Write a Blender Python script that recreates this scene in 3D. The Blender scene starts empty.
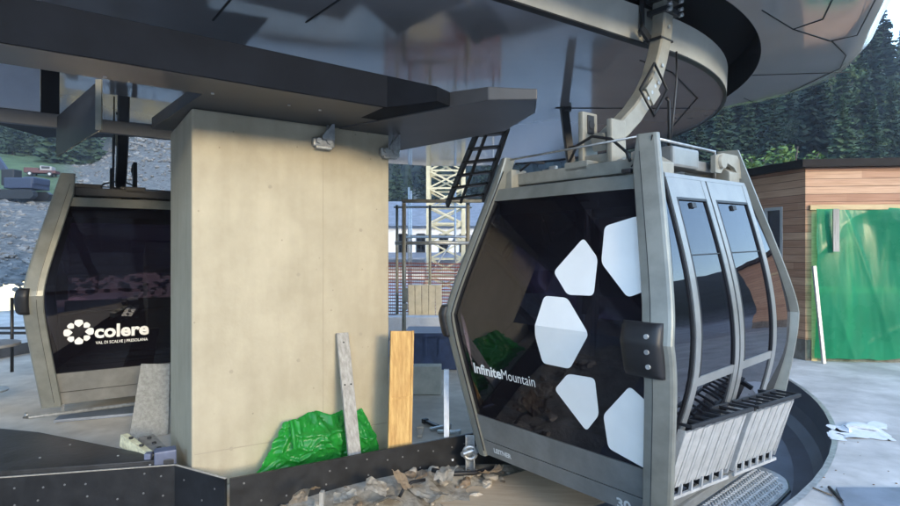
import bpy, bmesh, math, random
from mathutils import Vector, Matrix
random.seed(7)
HZ = .0014
IZ = -.20      # the island inside the kerb lies a little lower
R = math.radians
C = bpy.context.scene.collection
SC = bpy.context.scene
F, CX, CY, EYE = 554.0, 450.0, 251.6, 1.70

def W(px, py, d):                      # photo pixel at a real depth -> world point
    return Vector(((px-CX)/F*d, d, EYE+(CY-py)/F*d))
def G(px, py, z=0.0):                  # photo pixel on a horizontal plane
    return W(px, py, F*(EYE-z)/(py-CY))

# ------------------------------------------------------------------ materials
def mat(name, col, rough=.5, metal=0.0, spec=.5, noise=0.0, nscale=6.0, bump=0.0, bscale=40.0, col2=None, stretch=None, coat=0.0, detail=5):
    m = bpy.data.materials.new(name); m.use_nodes = True
    nt = m.node_tree; b = nt.nodes['Principled BSDF']
    b.inputs['Base Color'].default_value = (*col, 1)
    b.inputs['Roughness'].default_value = rough
    b.inputs['Metallic'].default_value = metal
    b.inputs['Specular IOR Level'].default_value = spec
    b.inputs['Coat Weight'].default_value = coat
    tc = nt.nodes.new('ShaderNodeTexCoord')
    src = tc.outputs['Object']
    if stretch:
        mp = nt.nodes.new('ShaderNodeMapping'); mp.inputs['Scale'].default_value = stretch
        nt.links.new(src, mp.inputs['Vector']); src = mp.outputs['Vector']
    if noise or col2:
        n = nt.nodes.new('ShaderNodeTexNoise'); n.inputs['Scale'].default_value = nscale; n.inputs['Detail'].default_value = detail
        n.inputs['Roughness'].default_value = .62
        nt.links.new(src, n.inputs['Vector'])
        r = nt.nodes.new('ShaderNodeValToRGB')
        c2 = col2 or tuple(c*(1-noise) for c in col)
        c1 = col if col2 else tuple(min(1, c*(1+noise*.6)) for c in col)
        r.color_ramp.elements[0].position = .36; r.color_ramp.elements[1].position = .66
        r.color_ramp.elements[0].color = (*c2, 1); r.color_ramp.elements[1].color = (*c1, 1)
        nt.links.new(n.outputs['Fac'], r.inputs['Fac']); nt.links.new(r.outputs['Color'], b.inputs['Base Color'])
        mr = nt.nodes.new('ShaderNodeMapRange'); mr.inputs['To Min'].default_value = max(.02, rough-.08); mr.inputs['To Max'].default_value = min(1, rough+.1)
        nt.links.new(n.outputs['Fac'], mr.inputs['Value']); nt.links.new(mr.outputs['Result'], b.inputs['Roughness'])
    if bump:
        n2 = nt.nodes.new('ShaderNodeTexNoise'); n2.inputs['Scale'].default_value = bscale; n2.inputs['Detail'].default_value = 4
        nt.links.new(src, n2.inputs['Vector'])
        bp = nt.nodes.new('ShaderNodeBump'); bp.inputs['Strength'].default_value = bump; bp.inputs['Distance'].default_value = .02
        nt.links.new(n2.outputs['Fac'], bp.inputs['Height']); nt.links.new(bp.outputs['Normal'], b.inputs['Normal'])
    return m

def glass(name, tint, ior=1.6, rough=.02, dark=(.01, .009, .012), film=.0):
    m = bpy.data.materials.new(name); m.use_nodes = True
    nt = m.node_tree; nt.nodes.remove(nt.nodes['Principled BSDF']); out = nt.nodes['Material Output']
    t = nt.nodes.new('ShaderNodeBsdfTransparent'); t.inputs['Color'].default_value = (*tint, 1)
    d = nt.nodes.new('ShaderNodeBsdfDiffuse'); d.inputs['Color'].default_value = (*dark, 1)
    g = nt.nodes.new('ShaderNodeBsdfGlossy'); g.inputs['Roughness'].default_value = rough; g.inputs['Color'].default_value = (.93, .93, 1, 1)
    fr = nt.nodes.new('ShaderNodeFresnel'); fr.inputs['IOR'].default_value = ior
    m1 = nt.nodes.new('ShaderNodeMixShader'); m1.inputs['Fac'].default_value = film
    m2 = nt.nodes.new('ShaderNodeMixShader')
    nt.links.new(t.outputs[0], m1.inputs[1]); nt.links.new(d.outputs[0], m1.inputs[2])
    nt.links.new(fr.outputs[0], m2.inputs[0]); nt.links.new(m1.outputs[0], m2.inputs[1]); nt.links.new(g.outputs[0], m2.inputs[2])
    tc = nt.nodes.new('ShaderNodeTexCoord'); n = nt.nodes.new('ShaderNodeTexNoise'); n.inputs['Scale'].default_value = 1.6
    bp = nt.nodes.new('ShaderNodeBump'); bp.inputs['Strength'].default_value = .05; bp.inputs['Distance'].default_value = .05
    nt.links.new(tc.outputs['Object'], n.inputs['Vector']); nt.links.new(n.outputs['Fac'], bp.inputs['Height'])
    nt.links.new(bp.outputs['Normal'], g.inputs['Normal'])
    nt.links.new(m2.outputs[0], out.inputs['Surface'])
    return m

M = {}
M['silver'] = mat('silver_paint', (.225, .23, .205), .38, .35, noise=.16, nscale=5, bump=.02, bscale=120)
M['silver_light'] = mat('silver_door_paint', (.25, .255, .25), .34, .4, noise=.14, nscale=5)
M['panel_grey'] = mat('grey_lower_panel', (.20, .20, .19), .44, .25, noise=.18, nscale=5)
M['groove'] = mat('dark_groove', (.01, .01, .011), .7)
M['black'] = mat('black_plastic', (.012, .012, .014), .5, noise=.3, nscale=14)
M['blackmetal'] = mat('black_metal', (.018, .019, .022), .42, .2, noise=.2)
M['cream'] = mat('beige_painted_steel', (.26, .25, .21), .42, .1, noise=.16, nscale=9)
M['galv'] = mat('galvanised_steel', (.46, .47, .47), .42, .75, noise=.25, nscale=22, bump=.05)
M['alu'] = mat('ribbed_aluminium', (.46, .46, .455), .42, .3, noise=.14, nscale=14, bump=.03)
M['screwm'] = mat('dull_screw_steel', (.2, .2, .2), .5, .5)
M['white'] = mat('white_film', (.84, .82, .78), .4, noise=.03)
M['paneglass'] = glass('purple_tinted_glass', (.15, .125, .185), 1.62, .015, film=.25, dark=(.013, .011, .016))
M['doorglass'] = glass('blue_tinted_glass', (.055, .05, .085), 1.68, .01, film=.2, dark=(.012, .010, .018))
M['sideglass'] = glass('dark_tinted_glass', (.06, .055, .09), 1.8, .01, film=.2)
M['seat'] = mat('seat_fabric', (.045, .04, .05), .8, noise=.3, nscale=30)
M['concrete'] = None
M['sofdark'] = mat('dark_satin_steel', (.05, .052, .058), .42, .0, .3, noise=.15, nscale=2.2)
M['soffit'] = mat('grey_gloss_soffit', (.27, .265, .275), .05, .3, .75, noise=.06, nscale=1.2, bump=.010, bscale=.8)
M['canopy'] = mat('grey_gloss_canopy', (.42, .405, .39), .09, .25, .6, noise=.05, nscale=1.0, bump=.012, bscale=.7)
M['band'] = mat('silver_rim_paint', (.50, .485, .43), .36, .15, noise=.1, nscale=3)
M['beam'] = mat('dark_blue_grey_beam', (.010, .012, .017), .8, .0, .08, noise=.2, nscale=3)
M['slot'] = mat('matt_black', (.006, .006, .008), .8)
M['bluewhite'] = mat('pale_sheet_metal', (.50, .54, .62), .4, .3, noise=.12, nscale=2)

def concrete(name, base, dark, form=True):
    m = mat(name, base, .78, noise=.1, nscale=1.7, col2=dark, bump=.12, bscale=55)
    nt = m.node_tree; b = nt.nodes['Principled BSDF']
    old = b.inputs['Base Color'].links[0].from_socket
    tc = nt.nodes.new('ShaderNodeTexCoord')
    mp = nt.nodes.new('ShaderNodeMapping'); mp.inputs['Scale'].default_value = (5, 5, .8)
    n = nt.nodes.new('ShaderNodeTexNoise'); n.inputs['Scale'].default_value = 1.5; n.inputs['Detail'].default_value = 8
    nt.links.new(tc.outputs['Object'], mp.inputs['Vector']); nt.links.new(mp.outputs[0], n.inputs['Vector'])
    mx = nt.nodes.new('ShaderNodeMix'); mx.data_type = 'RGBA'; mx.blend_type = 'MULTIPLY'; mx.inputs[0].default_value = .32
    rp = nt.nodes.new('ShaderNodeValToRGB'); rp.color_ramp.elements[0].position = .3; rp.color_ramp.elements[0].color = (.72, .7, .66, 1)
    rp.color_ramp.elements[1].position = .6; rp.color_ramp.elements[1].color = (1, 1, 1, 1)
    nt.links.new(n.outputs['Fac'], rp.inputs['Fac'])
    nt.links.new(old, mx.inputs[6]); nt.links.new(rp.outputs['Color'], mx.inputs[7])
    # small dark pits
    v = nt.nodes.new('ShaderNodeTexVoronoi'); v.inputs['Scale'].default_value = 7
    nt.links.new(tc.outputs['Object'], v.inputs['Vector'])
    r2 = nt.nodes.new('ShaderNodeValToRGB'); r2.color_ramp.elements[0].position = .03; r2.color_ramp.elements[0].color = (.45, .43, .4, 1)
    r2.color_ramp.elements[1].position = .06; r2.color_ramp.elements[1].color = (1, 1, 1, 1)
    nt.links.new(v.outputs['Distance'], r2.inputs['Fac'])
    mx2 = nt.nodes.new('ShaderNodeMix'); mx2.data_type = 'RGBA'; mx2.blend_type = 'MULTIPLY'; mx2.inputs[0].default_value = .6
    nt.links.new(mx.outputs[2], mx2.inputs[6]); nt.links.new(r2.outputs['Color'], mx2.inputs[7])
    nt.links.new(mx2.outputs[2], b.inputs['Base Color'])
    return m
M['concrete'] = concrete('pillar_concrete', (.465, .41, .30), (.38, .33, .235))
M['floor'] = concrete('floor_concrete', (.58, .555, .53), (.37, .355, .34))
M['floor2'] = concrete('dusty_floor_concrete', (.66, .60, .51), (.48, .43, .36))
M['lanefloor'] = concrete('lane_concrete', (.20, .21, .235), (.15, .155, .175))
M['soil'] = mat('sandy_soil', (.34, .31, .26), .95, col2=(.17, .145, .11), nscale=9, bump=.6, bscale=30)

# ------------------------------------------------------------------ mesh helpers
class MB:
    def __init__(s): s.bm = bmesh.new()
    def face(s, pts, mi=0):
        f = s.bm.faces.new([s.bm.verts.new(p) for p in pts]); f.material_index = mi; return f
    def box(s, c, size, rot=None, bev=0.0, mi=0):
        r = bmesh.ops.create_cube(s.bm, size=1); vs = r['verts']
        mt = Matrix.Translation(Vector(c)) @ (rot.to_4x4() if rot else Matrix.Identity(4)) @ Matrix.Diagonal((*size, 1))
        bmesh.ops.transform(s.bm, matrix=mt, verts=vs)
        fs = {f for v in vs for f in v.link_faces}
        for f in fs: f.material_index = mi
        if bev:
            es = list({e for v in vs for e in v.link_edges})
            r2 = bmesh.ops.bevel(s.bm, geom=es, offset=bev, segments=2, affect='EDGES', profile=.6)
            for f in r2['faces']: f.material_index = mi
    def beam(s, a, b, w, h, up=(0, 0, 1), bev=0.0, mi=0):
        a, b = Vector(a), Vector(b); d = (b-a); L = d.length; y = d.normalized()
        u = Vector(up)
        if abs(y.dot(u)) > .98: u = Vector((1, 0, 0))
        x = y.cross(u).normalized(); z = x.cross(y)
        rot = Matrix((x, y, z)).transposed()
        s.box((a+b)/2, (w, L, h), rot, bev, mi)
    def prism(s, poly, z0, z1, bev=0.0, mi=0):      # poly: (x,y) counter-clockwise or not; z0,z1 numbers or per-vertex lists
        n = len(poly)
        zz0 = z0 if isinstance(z0, (list, tuple)) else [z0]*n
        zz1 = z1 if isinstance(z1, (list, tuple)) else [z1]*n
        lo = [s.bm.verts.new((p[0], p[1], z)) for p, z in zip(poly, zz0)]
        hi = [s.bm.verts.new((p[0], p[1], z)) for p, z in zip(poly, zz1)]
        fs = [s.bm.faces.new(lo[::-1]), s.bm.faces.new(hi)]
        for i in range(n):
            j = (i+1) % n; fs.append(s.bm.faces.new([lo[i], lo[j], hi[j], hi[i]]))
        for f in fs: f.material_index = mi
        if bev:
            es = list({e for f in fs for e in f.edges})
            r2 = bmesh.ops.bevel(s.bm, geom=es, offset=bev, segments=2, affect='EDGES', profile=.6)
            for f in r2['faces']: f.material_index = mi
    def tube(s, pts, r, seg=8, mi=0, cap=True):
        pts = [Vector(p) for p in pts]; n = len(pts); rings = []
        ref = Vector((0.13, .31, 1)).normalized()
        for i, p in enumerate(pts):
            d = (pts[min(i+1, n-1)]-pts[max(i-1, 0)]).normalized()
            rr = ref if abs(d.dot(ref)) < .95 else Vector((1, .1, 0)).normalized()
            x = d.cross(rr).normalized(); y = d.cross(x)
            rad = r[i] if isinstance(r, (list, tuple)) else r
            rings.append([s.bm.verts.new(p+rad*(math.cos(2*math.pi*k/seg)*x+math.sin(2*math.pi*k/seg)*y)) for k in range(seg)])
        for a, b in zip(rings, rings[1:]):
            for k in range(seg):
                f = s.bm.faces.new([a[k], a[(k+1) % seg], b[(k+1) % seg], b[k]]); f.material_index = mi; f.smooth = seg > 5
        if cap:
            for rg in (rings[0][::-1], rings[-1]): s.bm.faces.new(rg).material_index = mi
    def sweep(s, sections, mi=0, closed=True, smooth=False, cap=True):    # list of equal-length rings
        rg = [[s.bm.verts.new(p) for p in sec] for sec in sections]; n = len(rg[0])
        for a, b in zip(rg, rg[1:]):
            for k in range(n if closed else n-1):
                f = s.bm.faces.new([a[k], a[(k+1) % n], b[(k+1) % n], b[k]]); f.material_index = mi; f.smooth = smooth
        if cap and closed:
            s.bm.faces.new(rg[0][::-1]).material_index = mi; s.bm.faces.new(rg[-1]).material_index = mi
    def grid(s, fn, nu, nv, mi=0, smooth=True):
        vs = [[s.bm.verts.new(fn(i/nu, j/nv)) for j in range(nv+1)] for i in range(nu+1)]
        for i in range(nu):
            for j in range(nv):
                f = s.bm.faces.new([vs[i][j], vs[i+1][j], vs[i+1][j+1], vs[i][j+1]]); f.material_index = mi; f.smooth = smooth
    def ball(s, c, r, sub=2, mi=0, jitter=0.0, scale=(1, 1, 1)):
        rr = bmesh.ops.create_icosphere(s.bm, subdivisions=sub, radius=r)
        for v in rr['verts']:
            v.co = Vector((v.co.x*scale[0], v.co.y*scale[1], v.co.z*scale[2]))*(1+random.uniform(-jitter, jitter))+Vector(c)
        for f in {f for v in rr['verts'] for f in v.link_faces}: f.material_index = mi
    SPLIT = {'panel_joint', 'canopy_joint', 'door_rail', 'door_seal', 'bolt', 'nail_hole', 'tie_hole', 'clamp', 'rivet', 'screw', 'roof_fitting', 'rack_foot', 'roof_rod', 'cable', 'handle_frame', 'drive_box', 'formwork_joint', 'grip_lever', 'batten'}
    def build(s, name, mats, parent=None, loc=None, recalc=True):
        if name in MB.SPLIT and parent is not None:      # every loose piece becomes a part of its own
            todo = set(s.bm.verts); last = None
            while todo:
                v0 = next(iter(todo)); comp = {v0}; stack = [v0]
                while stack:
                    for e in stack.pop().link_edges:
                        for w in e.verts:
                            if w not in comp: comp.add(w); stack.append(w)
                todo -= comp
                m2 = MB(); idx = {v: m2.bm.verts.new(v.co) for v in comp}
                for f in {f for v in comp for f in v.link_faces}:
                    g = m2.bm.faces.new([idx[v] for v in f.verts]); g.material_index = f.material_index; g.smooth = f.smooth
                last = m2.finish(name, mats, parent, loc, recalc)
            s.bm.free(); return last
        return s.finish(name, mats, parent, loc, recalc)
    def finish(s, name, mats, parent=None, loc=None, recalc=True):
        if recalc: bmesh.ops.recalc_face_normals(s.bm, faces=s.bm.faces[:])
        me = bpy.data.meshes.new(name); s.bm.to_mesh(me); s.bm.free()
        if not isinstance(mats, (list, tuple)): mats = [mats]
        for m in mats: me.materials.append(m)
        o = bpy.data.objects.new(name, me); C.objects.link(o)
        if parent: o.parent = parent
        if loc is not None: o.location = loc
        return o

def tag(o, label=None, cat=None, group=None, kind=None):
    if label: o['label'] = label
    if cat: o['category'] = cat
    if group: o['group'] = group
    if kind: o['kind'] = kind
    return o
def empty(name, loc, label, cat, rz=0.0, group=None):
    o = bpy.data.objects.new(name, None); C.objects.link(o); o.location = loc; o.rotation_euler = (0, 0, rz)
    o.empty_display_size = .2
    return tag(o, label, cat, group)
def copy_tree(o, parent=None, skip=()):
    c = o.copy(); C.objects.link(c); c.parent = parent
    for ch in list(o.children):
        if ch.name.split('.')[0] in skip: continue
        copy_tree(ch, c, skip)
    return c
def sm(t, a, b):
    x = max(0, min(1, (t-a)/(b-a))); return x*x*(3-2*x)

def text_mesh(body, size, bold=0.0, width=None, shear=0.0):
    cu = bpy.data.curves.new('lettering', 'FONT'); cu.body = body; cu.size = size; cu.offset = bold; cu.shear = shear
    cu.resolution_u = 3
    o = bpy.data.objects.new('lettering_source', cu); C.objects.link(o)
    bpy.context.view_layer.update()
    dg = bpy.context.evaluated_depsgraph_get()
    me = bpy.data.meshes.new_from_object(o.evaluated_get(dg))
    bpy.data.objects.remove(o)
    xs = [v.co.x for v in me.vertices]
    k = 1.0
    if width: k = width/(max(xs)-min(xs))
    x0 = min(xs)
    vs = [((v.co.x-x0)*k, v.co.y) for v in me.vertices]
    fs = [tuple(p.vertices) for p in me.polygons]
    bpy.data.meshes.remove(me)
    return vs, fs
def rounded(poly, r, n=4):
    out = []; L = len(poly)
    for i in range(L):
        p = Vector(poly[i]); a = Vector(poly[i-1]); b = Vector(poly[(i+1) % L])
        da = (a-p); db = (b-p); ra = min(r, da.length*.45); rb = min(r, db.length*.45)
        s_, e_ = p+da.normalized()*ra, p+db.normalized()*rb
        for k in range(n+1):
            t = k/n; out.append(tuple((1-t)**2*s_+2*t*(1-t)*p+t*t*e_))
    return out
def decal(mb, poly, fn, c0=0, c1=2.4, step=.06, mi=0):
    b2 = bmesh.new()
    b2.faces.new([b2.verts.new((p[0], p[1], 0)) for p in poly])
    c = c0
    while c < c1:
        bmesh.ops.bisect_plane(b2, geom=b2.verts[:]+b2.edges[:]+b2.faces[:], plane_co=(0, c, 0), plane_no=(0, 1, 0)); c += step
    for f in b2.faces:
        mb.face([fn(v.co.x, v.co.y) for v in f.verts], mi)
    b2.free()

# ------------------------------------------------------------------ the setting: ground
LC = Vector((-1.756, 8.667)); RO = 6.365; RI = 4.02
def ang(p): return math.atan2(p[1]-LC.y, p[0]-LC.x)
BAR = [(-9.0, 3.35), (-3.36, 4.14), (-2.16, 4.39), (-1.645, 4.12), (.205, 5.16)]
A0, A1, A2 = R(-150), ang(BAR[-1]), R(70)
def r_in(th):
    if th > A1 and th <= A2: return RI+(sm(th, A1, A1+.2)-1)*(RI-(Vector(BAR[-1])-LC).length)
    if th > A2 or th < A0: return RO-.002
    d = Vector((math.cos(th), math.sin(th)))
    for a, b in zip(BAR, BAR[1:]):
        a, b = Vector(a)-LC, Vector(b)-LC
        ta, tb = math.atan2(a.y, a.x), math.atan2(b.y, b.x)
        if ta <= th <= tb+1e-6:
            e = b-a; den = d.x*e.y-d.y*e.x
            return (a.x*e.y-a.y*e.x)/den
    return 5.6
ths = sorted([R(-180+2*i) for i in range(181)]+[ang(b)+1e-7 for b in BAR[1:]]+[A0+1e-4, A2-1e-4])
LZ = -.52
isl = MB(); ring = []
for th in ths:
    r = r_in(th); ring.append((LC.x+r*math.cos(th), LC.y+r*math.sin(th)))
cv = isl.bm.verts.new((LC.x, LC.y, IZ)); vs = [isl.bm.verts.new((p[0], p[1], IZ)) for p in ring]
for i in range(len(vs)-1): isl.bm.faces.new([cv, vs[i], vs[i+1]])
tag(isl.build('island_floor', M['floor2']), kind='structure')

out = MB()
rads = [RO, RO+.35, 7.2, 8, 9, 10, 11.5, 13.2]
out.grid(lambda u, v: (LC.x+rads[round(v*7)]*math.cos(-math.pi+2*math.pi*u), LC.y+rads[round(v*7)]*math.sin(-math.pi+2*math.pi*u), 0), 200, 7, smooth=False)
tag(out.build('platform_floor', M['floor']), kind='structure')
lane = MB()
lane.grid(lambda u, v: (LC.x+(2.0+4.36*v)*math.cos(2*math.pi*u), LC.y+(2.0+4.36*v)*math.sin(2*math.pi*u), LZ), 120, 3, smooth=False)
tag(lane.build('lane_floor', M['lanefloor']), kind='structure')
M['lanewall'] = mat('dark_lane_lining', (.075, .08, .095), .45, .1, noise=.3, nscale=3)
lw = MB()
prof = [(RO+.045, .005), (RO, .005), (RO-.01, -.25), (RO-.05, -.38), (RO-.14, -.47), (RO-.30, LZ+.005)]
t0, t1 = R(-180), R(180)
for (ra, za), (rb, zb) in zip(prof, prof[1:]):
    lw.grid(lambda u, v: (LC.x+(ra+(rb-ra)*v)*math.cos(t0+(t1-t0)*u), LC.y+(ra+(rb-ra)*v)*math.sin(t0+(t1-t0)*u), za+(zb-za)*v), 110, 1, mi=1 if za == zb else 0)
tag(lw.build('lane_kerb', [M['lanewall'], M['galv']]), kind='structure')

def hgt(x, y):
    r = math.hypot(x, y); t = x/max(y, 3.0) if y > 0 else (9 if x > 0 else -9)
    hl = .17*max(0, min(r, 45)-15.5)+.24*max(0, min(r, 78)-45)+.55*max(0, r-78)
    scree = sm(t, -.66, -.52)*sm(r, 20, 80)*5.0
    hm_ = .30*max(0, r-58)
    hr = .50*max(0, min(r, 110)-24)+.1*max(0, r-110)
    hr *= 1-.62*sm(t, .66, .86)
    Lw = sm(-t, .28, .46); Rw = sm(t, .16, .34)
    if y <= 0: Lw = Rw = 0; hm_ = .18*max(0, r-22); scree = 0
    z = Lw*(hl+scree)+Rw*hr+(1-Lw)*(1-Rw)*hm_
    back = sm(y, 14, 2) if False else 1
    return z
te = MB()
NR = 70; rr_ = [13.2+(i/NR)**2.2*420 for i in range(NR+1)]
def tfn(u, v):
    th = 2*math.pi*u; r = rr_[round(v*NR)]
    x, y = LC.x+r*math.cos(th), LC.y+r*math.sin(th)
    z = hgt(x, y)
    if z > .05: z += random.uniform(-.12, .12)*min(1, z)
    return (x, y, z-(.002 if r > 13.3 else 0))
te.grid(tfn, 220, NR)
def terrain_mat():
    m = bpy.data.materials.new('hillside_ground'); m.use_nodes = True; nt = m.node_tree; b = nt.nodes['Principled BSDF']
    b.inputs['Roughness'].default_value = .95; b.inputs['Specular IOR Level'].default_value = .2
    g = nt.nodes.new('ShaderNodeNewGeometry'); sx = nt.nodes.new('ShaderNodeSeparateXYZ'); nt.links.new(g.outputs['Position'], sx.inputs[0])
    def noise(s, d=6):
        n = nt.nodes.new('ShaderNodeTexNoise'); n.inputs['Scale'].default_value = s; n.inputs['Detail'].default_value = d; n.inputs['Roughness'].default_value = .7
        nt.links.new(g.outputs['Position'], n.inputs['Vector']); return n.outputs['Fac']
    def ramp(f, p0, c0, p1, c1):
        r = nt.nodes.new('ShaderNodeValToRGB'); r.color_ramp.elements[0].position = p0; r.color_ramp.elements[1].position = p1
        r.color_ramp.elements[0].color = (*c0, 1); r.color_ramp.elements[1].color = (*c1, 1); nt.links.new(f, r.inputs['Fac']); return r.outputs['Color']
    def mix(f, a, c):
        x = nt.nodes.new('ShaderNodeMix'); x.data_type = 'RGBA'; nt.links.new(f, x.inputs[0]); nt.links.new(a, x.inputs[6]); nt.links.new(c, x.inputs[7]); return x.outputs[2]
    def mrange(f, a, bb):
        x = nt.nodes.new('ShaderNodeMapRange'); x.clamp = True; x.inputs['From Min'].default_value = a; x.inputs['From Max'].default_value = bb; nt.links.new(f, x.inputs['Value']); return x.outputs['Result']
    grav = ramp(noise(3.6, 10), .38, (.075, .08, .08), .62, (.205, .205, .195))
    gras = ramp(noise(.5, 8), .35, (.05, .085, .04), .65, (.11, .165, .08))
    wood = ramp(noise(.4, 8), .35, (.012, .02, .014), .65, (.035, .05, .03))
    conc = ramp(noise(.6, 8), .3, (.34, .34, .345), .7, (.46, .46, .465))
    # height plus noise picks the cover: yard, gravel, meadow, wood floor
    ad = nt.nodes.new('ShaderNodeMath'); ad.operation = 'MULTIPLY_ADD'; nt.links.new(noise(.12, 5), ad.inputs[0]); ad.inputs[1].default_value = 4.0; nt.links.new(sx.outputs['Z'], ad.inputs[2])
    h = ad.outputs[0]
    c = mix(mrange(sx.outputs['Z'], .05, .35), conc, grav)
    # the scree stays gravel: near the line x/y = -.6 and right of it
    dv = nt.nodes.new('ShaderNodeMath'); dv.operation = 'DIVIDE'; nt.links.new(sx.outputs['X'], dv.inputs[0]); nt.links.new(sx.outputs['Y'], dv.inputs[1])
    keep = mrange(dv.outputs[0], -.66, -.72); keep2 = mrange(dv.outputs[0], -.1, .1)
    mxk = nt.nodes.new('ShaderNodeMath'); mxk.operation = 'MAXIMUM'; nt.links.new(keep, mxk.inputs[0]); nt.links.new(keep2, mxk.inputs[1])
    gm = nt.nodes.new('ShaderNodeMath'); gm.operation = 'MULTIPLY'; nt.links.new(mrange(h, 7.0, 8.0), gm.inputs[0]); nt.links.new(mxk.outputs[0], gm.inputs[1])
    c = mix(gm.outputs[0], c, gras)
    c = mix(mrange(h, 15, 18), c, wood)
    wr = nt.nodes.new('ShaderNodeMath'); wr.operation = 'MULTIPLY'; nt.links.new(mrange(sx.outputs['Z'], .4, 1.6), wr.inputs[0]); nt.links.new(mrange(dv.outputs[0], .12, .25), wr.inputs[1])
    c = mix(wr.outputs[0], c, wood)
    nt.links.new(c, b.inputs['Base Color'])
    bp = nt.nodes.new('ShaderNodeBump'); bp.inputs['Strength'].default_value = .8; bp.inputs['Distance'].default_value = .25
    nt.links.new(noise(2.2, 9), bp.inputs['Height']); nt.links.new(bp.outputs['Normal'], b.inputs['Normal'])
    return m
tag(te.build('hillside_terrain', terrain_mat()), kind='structure')

# ------------------------------------------------------------------ gondola cabin
H, HM = 2.25, 1.1976
def prf(c, vb, vm, vt, k=22.0):
    if k > 100: return min(vb+(vm-vb)*c/HM, vm+(vt-vm)*(c-HM)/(H-HM))
    vm += .69/k; l1 = vb+(vm-vb)*c/HM; l2 = vm+(vt-vm)*(c-HM)/(H-HM)
    return -math.log(math.exp(-k*l1)+math.exp(-k*l2))/k
def PA(c): return prf(c, .8962, 1.0355, .7997)
def PB(c): return prf(c, .8058, 1.0408, .7123, 110.0)
def interp(c, pts):
    if c <= pts[0][0]: return pts[0][1]
    for (a, va), (b, vb) in zip(pts, pts[1:]):
        if c <= b: return va+(vb-va)*(c-a)/(b-a)
    return pts[-1][1]
WP = .185       # corner post width across the end
def cs(c0, c1, n): return [c0+(c1-c0)*i/n for i in range(n+1)]

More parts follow.
